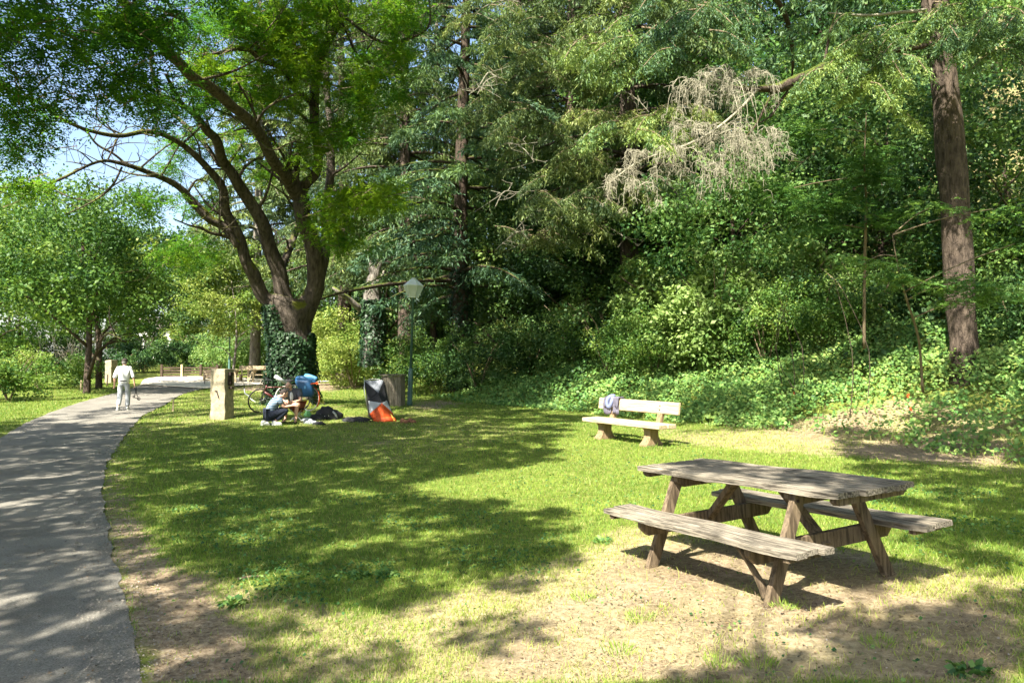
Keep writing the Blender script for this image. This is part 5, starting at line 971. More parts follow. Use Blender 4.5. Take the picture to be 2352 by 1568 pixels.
for x in (-.9, -.25, .75):
    for a, b in (((x-.12, -.3, 0), (x-.12, -.3, .74)), ((x+.16, -.3, 0), (x+.16, -.3, .74)), ((x-.1, .3, 0), (x+.12, .3, .74))): mb = MB(); mb.beam(a, b, .09, .07, (0, 1, 0)); mb.build('leg', M['pale_wood'], ft)
    mb = MB(); mb.beam((x-.12, -.3, .05), (x+.12, -.3, .7), .07, .05, (0, 1, 0)); mb.build('brace', M['pale_wood'], ft)
c2 = c+np.array([.35, 1.3, 0]); sb_ = thing('slatted_bench', c2, 'pale bench with a long backrest behind the trestle table', 'bench', rz=.05)
mb = MB(); mb.box((0, .2, .86), (1.7, .04, .2)); mb.build('backrest', M['pale_wood'], sb_); mb = MB(); mb.box((0, 0, .43), (1.7, .4, .05)); mb.build('seat', M['pale_wood'], sb_)
for x in (-.7, .7): mb = MB(); mb.box((x, 0, .2), (.08, .35, .4)); mb.box((x, .24, .5), (.07, .04, .9)); mb.build('leg', M['pale_wood'], sb_)
c3 = G1(484, 877); pb = thing('slatted_barrier', c3, 'low pale slatted barrier at the left edge of the stone pillar', 'barrier'); 
for k in range(4): mb = MB(); mb.box((.15, 0, .12+.16*k), (1.2, .03, .07)); mb.build('slat', M['pale_wood'], pb)
for x in (-.42, .7): mb = MB(); mb.box((x, .04, .33), (.09, .05, .7)); mb.build('post', M['pale_wood'], pb)
def house(u, v0, D, w, h, label, roof=1.6, rz=0.0):
    p = P(u, 823, D); z = float(TZ(p[0], p[1])); zt = P(u, v0, D)[2]; t = thing('house', (p[0], p[1], z), label, 'house', rz=rz); hh = max(h, zt-z)
    mb = MB(); mb.box((0, 0, hh/2-.5), (w, 7, hh+1)); mb.build('wall', M['white_wall'], t)
    mb = MB(); e = .4; y = 3.5+e; x = w/2+e; mb.add([(-x, -y, hh), (x, -y, hh), (x, y, hh), (-x, y, hh), (-x, 0, hh+roof), (x, 0, hh+roof)], [(0, 1, 5, 4), (2, 3, 4, 5), (0, 4, 3), (1, 2, 5), (0, 3, 2, 1)]); mb.build('roof', M['roof'], t)
    for k in range(3): mb = MB(); mb.box((-w*.3+k*w*.3, -3.52, hh*.62), (1.1, .06, 1.3)); f = mb.build('window', M['iron'], t)
    return t
house(375, 765, 92, 5, 4, 'white walled building glimpsed between shrubs behind the walking man'); house(300, 764, 98, 4, 3, 'small white building behind the bare shrub at the left', 1.0)
# ------------------------------------------------------------------ people
def ell(mb, c, r, M3=None, seg=14, rings=9, m=0):
    vs = []; 
    for i in range(rings+1):
        ph = math.pi*i/rings
        for j in range(seg):
            a = 2*math.pi*j/seg; p = Vector((r[0]*math.sin(ph)*math.cos(a), r[1]*math.sin(ph)*math.sin(a), r[2]*math.cos(ph)))
            if M3 is not None: p = M3 @ p
            vs.append(p+Vector(tuple(c)))
    return mb.add(vs, [(i*seg+j, i*seg+(j+1) % seg, (i+1)*seg+(j+1) % seg, (i+1)*seg+j) for i in range(rings) for j in range(seg)], m)
def skin(name, chains, mat, parent, sub=1, extra=None):
    V = []; E = []; Rr = []; key = {}
    for ch in chains:
        prev = None
        for p, r in ch:
            k = tuple(round(q, 4) for q in p)
            if k not in key: key[k] = len(V); V.append(p); Rr.append(r)
            i = key[k]
            if prev is not None and prev != i: E.append((prev, i))
            prev = i
    me = bpy.data.meshes.new(name); me.from_pydata(V, E, []); o = bpy.data.objects.new('tmp', me); COL.objects.link(o)
    o.modifiers.new('k', 'SKIN'); 
    for i, sv in enumerate(me.skin_vertices[0].data):
        r = Rr[i]; sv.radius = (r, r) if np.isscalar(r) else r; sv.use_root = (i == 0)
    md = o.modifiers.new('s', 'SUBSURF'); md.levels = sub; md.render_levels = sub
    dg = bpy.context.evaluated_depsgraph_get(); m2 = bpy.data.meshes.new_from_object(o.evaluated_get(dg)); bpy.data.objects.remove(o)
    if extra is not None:
        bm = bmesh.new(); bm.from_mesh(m2); e = extra.mesh('e', True); bm.from_mesh(e); bm.to_mesh(m2); bm.free()
    m2.polygons.foreach_set('use_smooth', [True]*len(m2.polygons)); return link(name, m2, mat, parent)
def V3(*a): return Vector(a)
def lerp(a, b, t): return tuple(a[i]+(b[i]-a[i])*t for i in range(3))
def hand(wr, d, side):
    """five separate slightly curled fingers from a palm; d = direction of the hand, side = thumb direction"""
    wr = Vector(wr); d = Vector(d).normalized(); s = Vector(side).normalized(); n = d.cross(s).normalized(); palm = wr+d*.055; ch = [[(tuple(wr), .024), (tuple(palm), (.034))]]
    for k, (o, L) in enumerate(((.028, .075), (.010, .085), (-.009, .08), (-.027, .062))):
        a = palm+s*o+d*.03; b = a+d*L*.5-n*.006; c = b+d*L*.35-n*.028; ch.append([(tuple(palm), .034), (tuple(a), .0115), (tuple(b), .0095), (tuple(c), .008)])
    a = wr+d*.03+s*.032; b = a+d*.03+s*.022; c = b+d*.028; ch.append([(tuple(palm), .034), (tuple(a), .012), (tuple(b), .0105), (tuple(c), .009)]); return ch
def head_mb(c, face, r=.098):
    """head with brow, eye sockets, nose, mouth, chin and ears, looking along face (unit vector)"""
    c = Vector(c); f = Vector(face).normalized(); up = Vector((0, 0, 1)); s = f.cross(up).normalized(); up = s.cross(f).normalized(); Mx = Matrix((s, f, up)).transposed(); mb = MB()
    ell(mb, c, (.076, .095, .115), Mx, 18, 12); ell(mb, c+f*.03-up*.065, (.05, .055, .05), Mx)
    ell(mb, c+f*.098-up*.012, (.013, .02, .022), Mx, 8, 6)
    for q in (-1, 1): ell(mb, c+s*q*.078-f*.005, (.010, .02, .032), Mx, 8, 6)
    return mb, s, f, up
def features(c, s, f, up, parent):
    c = Vector(c); mb = MB()
    Mx = Matrix((s, f, up)).transposed()
    for q in (-1, 1): ell(mb, c+s*q*.031+f*.086+up*.012, (.012, .008, .006), Mx, 8, 6)
    mb.build('eyes', M['hair_dark'], parent, True)
    mb = MB(); ell(mb, c+f*.09-up*.052, (.024, .008, .006), Mx, 8, 6); mb.build('mouth', simple('lips', (.4, .14, .11)), parent, True)
def shoe(mb, c, d, L=.27):
    d = Vector(d); d.z = 0; d.normalize(); s = Vector((d.y, -d.x, 0)); Mx = Matrix((s, d, Vector((0, 0, 1)))).transposed(); c = Vector(c)
    ell(mb, c+Vector((0, 0, .045)), (.048, L/2, .045), Mx, 12, 8); ell(mb, c-d*.06+Vector((0, 0, .075)), (.042, .07, .055), Mx, 12, 8); mb.box(c+Vector((0, 0, .012)), (.085, L*.95, .024), Mx)
# walking man
mp = G1(284, 942); wm = thing('person', mp, 'man in white shirt and pale grey trousers walking away along the path, dark cap', 'person', rz=.25)
hipL, hipR = (-.10, 0, .90), (.10, 0, .90); kL, kR = (-.11, -.02, .48), (.11, .07, .49); aL, aR = (-.12, -.22, .13), (.10, .06, .08)
sL, sR = (-.19, .0, 1.40), (.19, .0, 1.40); eL, eR = (-.28, -.03, 1.12), (.28, .0, 1.13); hL, hR = (-.30, .02, .88), (.31, .05, .88)
pel, ch_, nk = (0, 0, .95), (0, .0, 1.30), (0, .02, 1.46); hc = (0, .05, 1.605)
hd, s, f, up = head_mb(hc, (0, 1, -.15))
skin('body', [[(pel, .12), ((0, 0, 1.12), .12), (ch_, .14), (nk, .05), ((0, .035, 1.54), .05)], [(pel, .12), (hipL, .08), (kL, .055), (aL, .04)], [(pel, .12), (hipR, .08), (kR, .055), (aR, .04)],
     [(ch_, .14), (sL, .05), (eL, .04), (hL, .026)], [(ch_, .14), (sR, .05), (eR, .04), (hR, .026)]]+hand(hL, (0, .15, -1), (.2, 1, 0))+hand(hR, (0, .15, -1), (-.2, 1, 0)), M['skin'], wm, 1, hd)
skin('shirt', [[((0, 0, .88), (.19, .145)), ((0, 0, .96), (.19, .145)), ((0, 0, 1.12), (.185, .14)), (ch_, (.205, .15)), ((0, .0, 1.43), .075)], [(ch_, (.205, .15)), (sL, .082), (lerp(sL, eL, .5), .072), (eL, .062), (lerp(eL, hL, .2), .058)], [(ch_, (.205, .15)), (sR, .082), (lerp(sR, eR, .5), .072), (eR, .062), (lerp(eR, hR, .2), .058)]], M['white_cloth'], wm, 2)
skin('trousers', [[((0, 0, 1.03), (.165, .135)), ((0, 0, .92), (.18, .145)), (hipL, .105), (kL, .085), (lerp(kL, aL, .6), .078), (lerp(kL, aL, .93), .08)], [((0, 0, .92), (.18, .145)), (hipR, .105), (kR, .085), (lerp(kR, aR, .6), .078), (lerp(kR, aR, .93), .08)]], M['trousers'], wm, 2)
mb = MB(); mb.lathe([(1, -.018), (1.02, 0), (1, .018)], (0, 0, 0), 20); mb.v = [(x*.168, y*.137, z+.985) for x, y, z in mb.v]; mb.build('belt', M['hair_dark'], wm, True)
mb = MB(); shoe(mb, (-.12, -.18, .03), (0, 1, 0)); shoe(mb, (.10, .10, 0), (.1, 1, 0)); mb.build('shoes', M['shoe'], wm, True)
mb = MB(); ell(mb, Vector(hc)+Vector((0, -.012, -.0)), (.084, .1, .095)); mb.build('hair', M['hair_grey'], wm, True)
mb = MB(); ell(mb, Vector(hc)+Vector((0, 0, .05)), (.092, .108, .085)); ell(mb, Vector(hc)+Vector((0, .12, .05)), (.07, .07, .012)); mb.build('cap', M['hair_dark'], wm, True)
# the dark folding frame he carries
cr = thing('folded_trolley', Vector(tuple(mp))+Vector((.33, .12, .35)), 'dark folded metal trolley held in the right hand of the walking man', 'trolley')
mb = MB(); mb.tube([(-.03, 0, .42), (.0, 0, .3), (.10, 0, .02)], .011, 6); mb.tube([(.02, .02, .44), (.0, .05, .3), (-.10, .1, .08)], .011, 6); mb.tube([(-.10, .08, .08), (.12, 0, .02)], .012, 6); mb.torus((.11, 0, .03), .045, .012, 1, 14); mb.torus((-.10, .08, .09), .03, .01, 1, 14); mb.build('tubes', M['black'], cr, True)
# seated man
sp = G1(673, 968); sm = thing('person', sp, 'bearded older man in grey shirt sitting on a low stool facing the camera', 'person')
hc = (-.07, -.17, .965); fd = (-.08, -1, -.12); hipL, hipR = (-.03, .18, .42), (.15, .18, .42); kL, kR = (-.12, -.22, .45), (.17, -.24, .46); aL, aR = (-.16, -.12, .09), (.15, -.26, .09)
sL, sR = (-.24, .0, .82), (.16, .0, .82); eL, eR = (-.30, -.16, .62), (.24, -.14, .58); hL, hR = (-.10, -.36, .56), (.04, -.36, .53); pel, ch_, nk = (.05, .2, .46), (-.03, .05, .73), (-.05, -.05, .86)
hd, s, f, up = head_mb(hc, fd)
skin('body', [[(pel, .13), ((.02, .14, .6), .13), (ch_, .13), (nk, .055), ((-.065, -.11, .90), .05)], [(pel, .13), (hipL, .085), (kL, .058), (lerp(kL, aL, .35), .055), (aL, .036), ((-.18, -.24, .035), .03), ((-.19, -.33, .025), .02)], [(pel, .13), (hipR, .085), (kR, .058), (lerp(kR, aR, .35), .055), (aR, .036), ((.17, -.36, .035), .03), ((.18, -.44, .025), .02)],
     [(ch_, .13), (sL, .05), (eL, .042), (hL, .027)], [(ch_, .13), (sR, .05), (eR, .042), (hR, .027)]]+hand(hL, (1, -.2, -.2), (0, -.3, 1))+hand(hR, (-1, -.2, -.1), (0, -.3, 1)), M['skin'], sm, 1, hd)
features(hc, s, f, up, sm)
skin('shirt', [[(pel, .165), ((.02, .14, .6), .175), (ch_, (.18, .155)), ((-.05, -.03, .84), .085)], [(ch_, (.18, .155)), (sL, .088), (lerp(sL, eL, .75), .078)], [(ch_, (.18, .155)), (sR, .088), (lerp(sR, eR, .75), .078)]], M['shirt_grey'], sm, 2)
mb = MB(); ell(mb, (-.02, -.085, .68), (.05, .035, .13)); mb.build('white_undershirt', M['white_cloth'], sm, True)
skin('shorts', [[(pel, .165), (hipL, .105), (lerp(hipL, kL, .75), .085)], [(pel, .165), (hipR, .105), (lerp(hipR, kR, .75), .085)]], M['rust_shorts'], sm, 2)
mb = MB(); hv = Vector(hc); Mx = Matrix((s, f, up)).transposed(); ell(mb, hv-f*.02+up*.035, (.081, .09, .092), Mx); mb.build('hair', M['hair_grey'], sm, True)
mb = MB(); ell(mb, hv+f*.055-up*.078, (.052, .048, .05), Mx); ell(mb, hv+f*.092-up*.04, (.03, .012, .01), Mx); mb.build('beard', M['hair_grey'], sm, True)
mb = MB()
for q in (-1, 1): mb.torus(tuple(hv+s*q*.032+f*.1+up*.01), .022, .0025, 1, 14, 5)
mb.build('glasses', M['iron'], sm, True)
mb = MB()
for c0, d0 in (((-.18, -.22, 0), (-.1, -1, 0)), ((.165, -.35, 0), (.1, -1, 0))): c0 = Vector(c0); d0 = Vector(d0).normalized(); Mx2 = Matrix((Vector((d0.y, -d0.x, 0)), d0, Vector((0, 0, 1)))).transposed(); ell(mb, c0+Vector((0, 0, .012)), (.05, .14, .014), Mx2); mb.tube([c0+Mx2@Vector((-.045, .03, .01)), c0+Mx2@Vector((0, .06, .06)), c0+Mx2@Vector((.045, .03, .01))], .007, 5)
mb.build('sandals', M['black'], sm, True)
st = thing('folding_stool', Vector(tuple(sp))+Vector((.06, .22, 0)), 'low folding stool under the seated bearded man', 'stool'); mb = MB(); mb.box((0, 0, .33), (.34, .3, .025)); mb.build('seat', M['navy'], st, bevel=.008)
for a, b in (((-.17, -.14, 0), (.15, -.14, .32)), ((.17, -.14, 0), (-.15, -.14, .32)), ((-.17, .14, 0), (.15, .14, .32)), ((.17, .14, 0), (-.15, .14, .32))): mb = MB(); mb.tube([a, b], .011, 6); mb.build('leg', M['metal'], st)
# crouching man
cp = G1(620, 976); cm = thing('person', cp, 'man in blue striped t-shirt crouching with his back to the camera', 'person')
pel = (.0, .02, .29); sp1 = (.04, .03, .46); ch_ = (.13, .06, .62); nk = (.22, .09, .73); hc = (.315, .13, .80); fd = (.8, .35, -.6)
sR, sL = (.27, -.08, .65), (.07, .25, .67); eR, eL = (.36, -.03, .46), (.30, .32, .50); hR, hL = (.56, .10, .50), (.52, .28, .52)
hipR, hipL = (.06, -.07, .27), (-.05, .12, .27); kR, kL = (.46, .0, .40), (.36, .30, .42); aR, aL = (.14, -.04, .10), (-.12, .08, .10)
hd, s, f, up = head_mb(hc, fd)
skin('body', [[(pel, .12), (sp1, .12), (ch_, .13), (nk, .055), ((.27, .11, .76), .05)], [(pel, .12), (hipR, .085), (kR, .06), (aR, .04)], [(pel, .12), (hipL, .085), (kL, .06), (aL, .04)], [(ch_, .13), (sR, .055), (eR, .043), (hR, .027)], [(ch_, .13), (sL, .055), (eL, .043), (hL, .027)]]+hand(hR, (1, .2, .05), (0, .2, 1))+hand(hL, (1, -.1, .0), (0, .2, 1)), M['skin'], cm, 1, hd)
features(hc, s, f, up, cm)
skin('striped_shirt', [[((-.02, .02, .29), (.165, .15)), (sp1, (.18, .155)), (ch_, (.20, .165)), ((.21, .085, .71), .085)], [(ch_, (.20, .165)), (sR, .092), (lerp(sR, eR, .7), .078)], [(ch_, (.20, .165)), (sL, .092), (lerp(sL, eL, .7), .078)]], M['striped'], cm, 2)
skin('trousers', [[((-.02, .02, .27), .165), (hipR, .115), (lerp(hipR, kR, .6), .095), (kR, .08), (lerp(kR, aR, .5), .075), (lerp(kR, aR, .9), .06)], [((-.02, .02, .27), .165), (hipL, .115), (lerp(hipL, kL, .6), .095), (kL, .08), (lerp(kL, aL, .5), .075), (lerp(kL, aL, .9), .06)]], M['navy'], cm, 2)
mb = MB(); shoe(mb, (.19, -.05, 0), (1, .2, 0)); shoe(mb, (-.10, -.02, 0), (.8, .6, 0)); mb.build('shoes', M['shoe'], cm, True)
mb = MB(); Mx = Matrix((s, f, up)).transposed(); hv = Vector(hc); ell(mb, hv-f*.022+up*.02, (.084, .094, .105), Mx); mb.build('hair', M['hair_dark'], cm, True)
# ------------------------------------------------------------------ bicycles and luggage
def bicycle(c, yaw, label, colr, tyre, guard=None, tilt=.12, rack=False):
    t = thing('bicycle', c, label, 'bicycle', 'bicycles leaning by the old tree'); t.rotation_euler = (tilt, 0, yaw); Rw = .345; wb = 1.08
    for x, nm in ((0, 'front_wheel'), (wb, 'rear_wheel')):
        mb = MB(); mb.torus((x, 0, Rw), Rw-.014, .006, 1, 44); mb.lathe([(.02, -.03), (.02, .03)], (0, 0, 0), 8)
        for k in range(16): a = k*math.pi/8; mb.tube([(x, (.02 if k % 2 else -.02), Rw), (x+(Rw-.02)*math.cos(a), 0, Rw+(Rw-.02)*math.sin(a))], .0022, 3, cap=False)
        mb.v = [(vx if True else 0, vy, vz) for vx, vy, vz in mb.v]; w_ = mb.build(nm, M['metal'], t, True); mb = MB(); mb.torus((x, 0, Rw), Rw, .021, 1, 48, 8); mb.build('tyre', M[tyre], w_, True)
    bb_ = (.62, 0, .28); hd0, hd1 = (.10, 0, .60), (.16, 0, .80); st0 = (.78, 0, .74); ra = (wb, 0, Rw)
    mb = MB()
    for a, b, r in ((hd0, hd1, .022), (hd0, bb_, .034), (lerp(hd1, hd0, .3), st0, .019), (bb_, st0, .02), (bb_, (wb, .06, Rw), .011), (bb_, (wb, -.06, Rw), .011), (st0, (wb, .06, Rw), .009), (st0, (wb, -.06, Rw), .009)): mb.tube([a, b], r, 8)
    mb.build('frame', M[colr], t, True)
    mb = MB(); 
    for q in (-1, 1): mb.tube([hd0, (.07, q*.05, .56), (0, q*.05, Rw)], .014, 6)
    mb.tube([hd1, (.19, 0, .93)], .014, 6); mb.build('fork', M['black'], t, True)
    mb = MB(); mb.tube(spline([(.26, -.33, .98), (.16, -.18, 1.0), (.17, 0, .95), (.16, .18, 1.0), (.26, .33, .98)], 12), .013, 6); mb.build('handlebar', M['black'], t, True)
    mb = MB(); mb.tube(spline([(.2, -.2, 1.0), (.0, -.12, .95), (-.02, 0, .75), (.08, 0, .6)], 10), .005, 4, cap=False); mb.tube(spline([(.2, .2, 1.0), (.05, .1, .98), (.02, 0, .8), (.1, 0, .62)], 10), .005, 4, cap=False); mb.build('cables', M['black'], t)
    mb = MB(); ell(mb, (.80, 0, .93), (.14, .07, .035)); mb.tube([st0, (.80, 0, .92)], .014, 6); mb.build('saddle', M['black'], t, True)
    mb = MB(); mb.torus((.62, .05, .28), .085, .008, 1, 20); mb.beam((.62, .08, .28), (.68, .08, .12), .02, .012); mb.beam((.62, -.08, .28), (.56, -.08, .44), .02, .012); mb.box((.69, .13, .11), (.09, .09, .02)); mb.box((.55, -.13, .45), (.09, .09, .02)); mb.build('crank', M['black'], t)
    if guard: mb = MB(); mb.tube([(wb+.37*math.cos(a), 0, Rw+.37*math.sin(a)) for a in np.linspace(-.6, 2.2, 14)], .02, 6); mb.build('mudguard', M[guard], t, True)
    if rack: mb = MB(); mb.box((wb-.02, 0, .75), (.36, .13, .015)); mb.tube([(wb, .07, Rw), (wb-.05, .07, .75)], .006, 4); mb.tube([(wb, -.07, Rw), (wb-.05, -.07, .75)], .006, 4); mb.build('rack', M['black'], t)
    return t
b1 = G1(598, 947); bicycle(b1, .5, 'dark red bicycle with knobbly black tyres leaning left of the two men', 'frame_red', 'rubber')
r2 = G1(710, 946); b2c = np.array([r2[0]-1.08*math.cos(.5)*-1*-1, 0, 0]); yaw2 = math.pi-.45+math.pi
fx = r2-np.array([math.cos(-.5), math.sin(-.5), 0])*1.08; fx[2] = TZ(fx[0], fx[1]); bicycle(fx, -.5, 'bicycle with grey tyres and an orange mudguard standing behind the seated man', 'black', 'rubber_grey', 'orange', -.1, True)
def crumple(name, c, r, label, cat_, mat, seed, amp=.25, sub=None, rz=0):
    g = np.random.default_rng(seed); seg, rings = 30, 18; mb = MB(); vs = []; A = g.normal(size=(7, 3))*6; ph = g.random(7)*6
    for i in range(rings+1):
        p_ = math.pi*i/rings
        for j in range(seg):
            a = 2*math.pi*j/seg; d = np.array([math.sin(p_)*math.cos(a), math.sin(p_)*math.sin(a), math.cos(p_)]); k = 1+amp*sum(abs(math.sin(A[q]@d*.5+ph[q])) for q in range(7))/7*1.6-amp; z = max(d[2]*r[2]*k, -.02)
            vs.append((d[0]*r[0]*k, d[1]*r[1]*k, z+(.0 if z > 0 else 0)))
    mb.add(vs, [(i*seg+j, i*seg+(j+1) % seg, (i+1)*seg+(j+1) % seg, (i+1)*seg+j) for i in range(rings) for j in range(seg)]); o = mb.build(name, M[mat], sub, True); 
    if sub is None: o.location = tuple(c); o.rotation_euler = (0, 0, rz); tag(o, label, cat_)
    else: o.location = tuple(c)
    return o
# blue pannier bag on the rack
pc = P(702, 889, float(r2[1])-.25); pn = thing('pannier_bag', pc, 'big bright blue pannier bag hanging on the bicycle right of the seated man', 'bag')
mb = MB(); vs = []
for z, w, d in ((-.28, .17, .10), (-.2, .21, .13), (0, .23, .14), (.14, .25, .14), (.2, .26, .10), (.24, .25, .05)):
    for j in range(16): a = 2*math.pi*j/16; cx1 = abs(math.cos(a))**.5*np.sign(math.cos(a)); sy1 = abs(math.sin(a))**.6*np.sign(math.sin(a)); vs.append((w*cx1-z*.25+.01*math.sin(j*5+z*30), d*sy1+.012*math.sin(j*3+z*25), z))
mb.add(vs, [(i*16+j, i*16+(j+1) % 16, (i+1)*16+(j+1) % 16, (i+1)*16+j) for i in range(5) for j in range(16)]+[tuple(range(15, -1, -1)), tuple(80+j for j in range(16))]); mb.build('body', M['blue_bag'], pn, True)
mb = MB(); mb.tube(spline([(-.29, 0, .26), (-.1, -.04, .27), (.1, -.03, .19), (.30, 0, .14)], 10), [.03, .05, .055, .06, .06, .055, .05, .045, .04, .03], 8, rough=.2); mb.build('rolled_top', M['blue_bag'], pn, True)
mb = MB(); mb.tube(spline([(-.06, .12, .30), (.1, .1, .29), (.30, .1, .22)], 8), .085, 10, rough=.15); mb.build('light_blue_roll', M['blue_light'], pn, True)
mb = MB(); mb.tube([(.18, -.12, .10), (.34, -.12, .12)], .014, 6); mb.torus((.36, -.12, .12), .03, .012, 1, 14); mb.build('orange_strap', M['orange'], pn, True)
mb = MB(); mb.box((.02, -.15, .0), (.05, .012, .09)); mb.build('logo_patch', M['blue_light'], pn)
rm = P(644, 871, float(b1[1])+.5); mb = MB(); mb.tube([(-.14, -.08, .10), (.12, .08, -.10)], .055, 12); o = mb.build('rolled_mat', M['white_cloth'], None, True); o.location = tuple(rm); tag(o, 'white rolled mat strapped on top of the dark red bicycle', 'rolled mat')
# curved white bar on the left of the bicycle
w0 = G1(566, 921); D0 = float(w0[1]); pts = spline([P(561, 893, D0+.3), P(563, 903, D0+.2), P(570, 908, D0+.1), P(578, 917, D0), P(590, 926, D0-.6), P(606, 940, D0-1.2)], 18)
cb = thing('curved_pole', P(606, 942, D0-1.2), 'thin white curved pole on the grass left of the front bicycle wheel', 'pole'); mb = MB(); mb.tube(pts, .022, 8); mb.build('tube', M['white_cloth'], cb, True, world=True); mb = MB(); mb.tube([P(561, 893, D0+.3), P(561, 886, D0+.3), P(560, 880, D0+.3)], .016, 6); mb.build('handle', M['black'], cb, True, world=True)
# luggage on the grass
crumple('backpack', G1(752, 960), (.40, .28, .30), 'black and grey backpack lying in a heap right of the orange mudguard', 'backpack', 'charcoal', 3, .5)
bp = bpy.data.objects['backpack']; mb = MB(); mb.tube(spline([(-.2, -.22, .10), (-.05, -.27, .05), (.1, -.24, .07)], 8), .035, 6, rough=.3); mb.build('pale_side_pocket', M['white_cloth'], bp, True); mb = MB(); mb.tube(spline([(.2, -.2, .2), (.28, -.22, .12), (.3, -.16, .02)], 8), .03, 6); mb.build('strap', M['grey_cloth'], bp, True)
crumple('duffel_bag', G1(728, 964), (.22, .17, .16), 'small crumpled black bag between the backpack and the seated man', 'bag', 'black', 5, .5)
crumple('jacket', G1(733, 975), (.16, .12, .08), 'dark brown cloth lying on the grass in front of the backpack', 'cloth', 'charcoal', 9, .6)
crumple('folded_towel', G1(704, 966), (.15, .12, .08), 'pale folded cloth on the ground beside the seated man', 'cloth', 'white_cloth', 11, .4)
c = G1(712, 973); tr_ = thing('trainers', c, 'pair of grey trainers standing on the grass right of the seated man', 'shoes'); 
for dx in (-.07, .07): mb = MB(); shoe(mb, (dx, 0, 0), (1, -.3+dx, 0), .26); mb.build('trainer', M['grey_cloth'], tr_, True)
crumple('plastic_bag', G1(706, 956), (.10, .08, .16), 'thin green and white plastic bag by the bicycle wheel', 'bag', 'leaf_teal', 15, .5)
crumple('tent_bag', G1(818, 968), (.40, .17, .13), 'black crumpled cloth bag lying on the grass left of the orange tent', 'bag', 'charcoal', 21, .55, rz=-.05)
bpy.data.objects['plastic_bag'].data.materials[0] = simple('green_plastic', (.16, .4, .14), .4)
mb = MB(); shoe(mb, (-.08, 0, 0), (1, .2, 0), .25); shoe(mb, (.12, .05, 0), (1, -.3, 0), .25); o = mb.build('sandals', simple('brown_leather', (.2, .09, .05)), None, True); o.location = tuple(G1(936, 971)); tag(o, 'brown sandals left on the grass right of the orange tent', 'sandals')
# part folded tent standing on end
tc_ = G1(872, 966); tn = thing('folded_tent', tc_, 'half packed orange, grey and black tent standing upright on the lawn', 'tent'); DD = float(tc_[1])
def tp_(u, v, dy=0): q = P(u, v, DD+dy); return tuple(q-tc_)
c0 = {'TL': tp_(836.7, 874, .1), 'TR': tp_(881, 873, .1), 'C1': tp_(869, 902, -.12), 'L2': tp_(846, 920, -.02), 'M2': tp_(877, 925, -.22), 'R2': tp_(888.5, 919, 0), 'L3': tp_(849, 950, -.1), 'R3': tp_(902, 948, -.02), 'BL': tp_(855, 960, -.15), 'BM': tp_(880, 967, -.25), 'BR': tp_(905, 963, -.1),
      'bTL': tp_(838, 876, .45), 'bTR': tp_(882, 875, .45), 'bL': tp_(846, 958, .55), 'bR': tp_(900, 958, .55)}
def panel(name, mat, tris):
    mb = MB(); 
    for tri in tris:
        P3 = [Vector(c0[k]) for k in tri]; n = 8; vs = []; ix = {}; ctr = sum(P3, Vector())/3; nr = (P3[1]-P3[0]).cross(P3[2]-P3[0]).normalized()
        if nr.y > 0: nr = -nr
        for i in range(n+1):
            for j in range(n+1-i):
                a, b = i/n, j/n; p = P3[0]*(1-a-b)+P3[1]*a+P3[2]*b; e = min(a, b, 1-a-b); ix[(i, j)] = len(vs); vs.append(p-nr*(.05*e)*1.0+nr*.012*math.sin(i*2.1+j*3.3)*min(1, e*8))
        fs = []
        for i in range(n):
            for j in range(n-i):
                fs.append((ix[(i, j)], ix[(i+1, j)], ix[(i, j+1)]))
                if i+j < n-1: fs.append((ix[(i+1, j)], ix[(i+1, j+1)], ix[(i, j+1)]))
        mb.add(vs, fs)
    o = mb.build(name, M[mat], tn, True); md = o.modifiers.new('s', 'SOLIDIFY'); md.thickness = .006; return o
M['tent_grey'] = simple('tent_grey', (.17, .185, .21), .6, .12, 6)
panel('grey_panel', 'tent_grey', [('TL', 'TR', 'C1')]); panel('black_panel', 'charcoal', [('TL', 'C1', 'L2'), ('C1', 'M2', 'L2'), ('C1', 'R2', 'M2'), ('TR', 'R2', 'C1')]); panel('white_panel', 'grey_cloth', [('L2', 'M2', 'L3'), ('M2', 'R2', 'R3')])
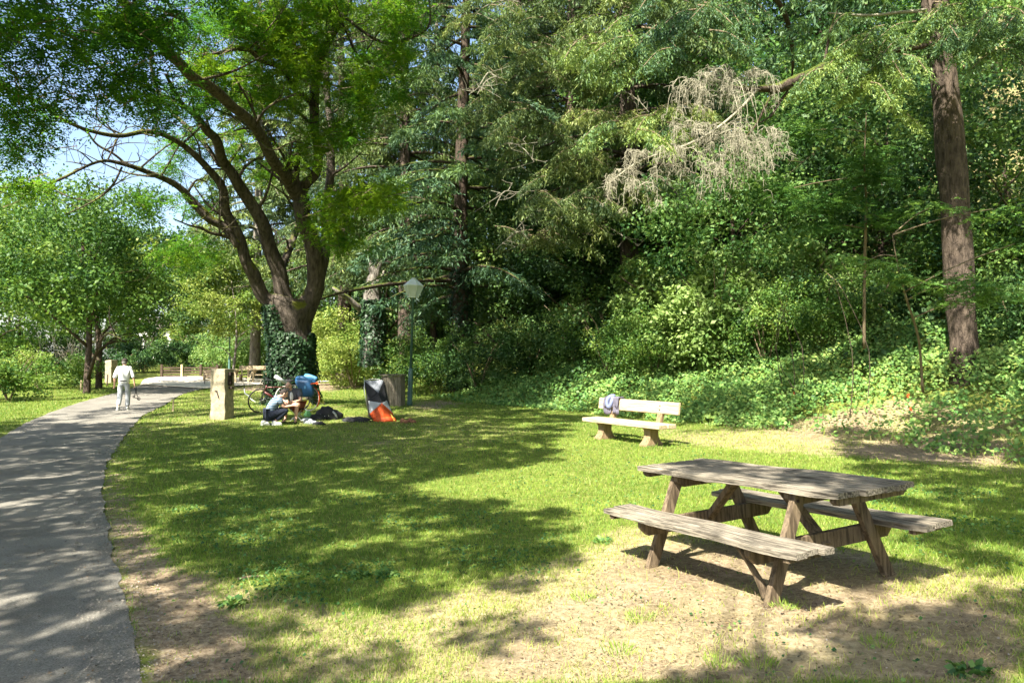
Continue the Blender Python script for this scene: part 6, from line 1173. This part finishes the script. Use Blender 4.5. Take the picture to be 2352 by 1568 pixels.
panel('orange_panel', 'orange', [('M2', 'BL', 'L3'), ('M2', 'BM', 'BL'), ('M2', 'BR', 'BM'), ('M2', 'R3', 'BR')]); panel('rear_panel', 'charcoal', [('bTL', 'bTR', 'bL'), ('bTR', 'bR', 'bL'), ('TL', 'L2', 'bTL'), ('L2', 'bL', 'bTL'), ('TR', 'bTR', 'R2'), ('R2', 'bTR', 'bR'), ('L3', 'BL', 'bL'), ('L2', 'L3', 'bL'), ('R2', 'bR', 'R3'), ('R3', 'bR', 'BR')])
mb = MB(); mb.tube([tp_(837, 866, .1), tp_(837, 900, .0), tp_(848, 956, 0)], .012, 6); mb.tube(spline([tp_(837, 874, .1), tp_(858, 870, .1), tp_(881, 874, .1)], 8), .01, 6); mb.build('tent_poles', M['metal'], tn, True)
crumple('spilled_fabric', Vector(tp_(884, 966, -.12)), (.30, .16, .14), None, None, 'orange', 31, .4, tn); mb = MB(); mb.beam(tp_(897, 950, -.1), tp_(906, 966, -.2), .035, .01); mb.build('yellow_strap', simple('yellow', (.6, .45, .08)), tn)
# ------------------------------------------------------------------ light
w = bpy.data.worlds.new('World'); sc.world = w; w.use_nodes = True; t = w.node_tree
bg = t.nodes['Background']; sk = t.nodes.new('ShaderNodeTexSky'); sk.sky_type = 'NISHITA'; sk.sun_disc = False
elev = math.asin(SUN[2]); az = math.atan2(SUN[0], SUN[1])
sk.sun_elevation = elev; sk.sun_rotation = az; sk.air_density = 1.0; sk.dust_density = 2.0; sk.ozone_density = 1.2
t.links.new(sk.outputs[0], bg.inputs[0]); bg.inputs[1].default_value = .08
sl = bpy.data.lights.new('sun', 'SUN'); sl.energy = 5; sl.angle = R(.53); sl.color = (1, .94, .82); so = bpy.data.objects.new('sun', sl); COL.objects.link(so)
so.rotation_euler = Vector(tuple(SUN)).to_track_quat('Z', 'Y').to_euler(); so.location = (-20, -30, 40)
sc.view_settings.view_transform = 'Standard'; sc.view_settings.look = 'None'; sc.view_settings.exposure = 2.15; sc.view_settings.gamma = 1
cy = sc.cycles; cy.max_bounces = 7; cy.diffuse_bounces = 4; cy.glossy_bounces = 2; cy.transmission_bounces = 4; cy.transparent_max_bounces = 8; cy.use_adaptive_sampling = True; cy.adaptive_threshold = .02
cy.use_denoising = True; cy.caustics_reflective = False; cy.caustics_refractive = False; cy.sample_clamp_indirect = 6
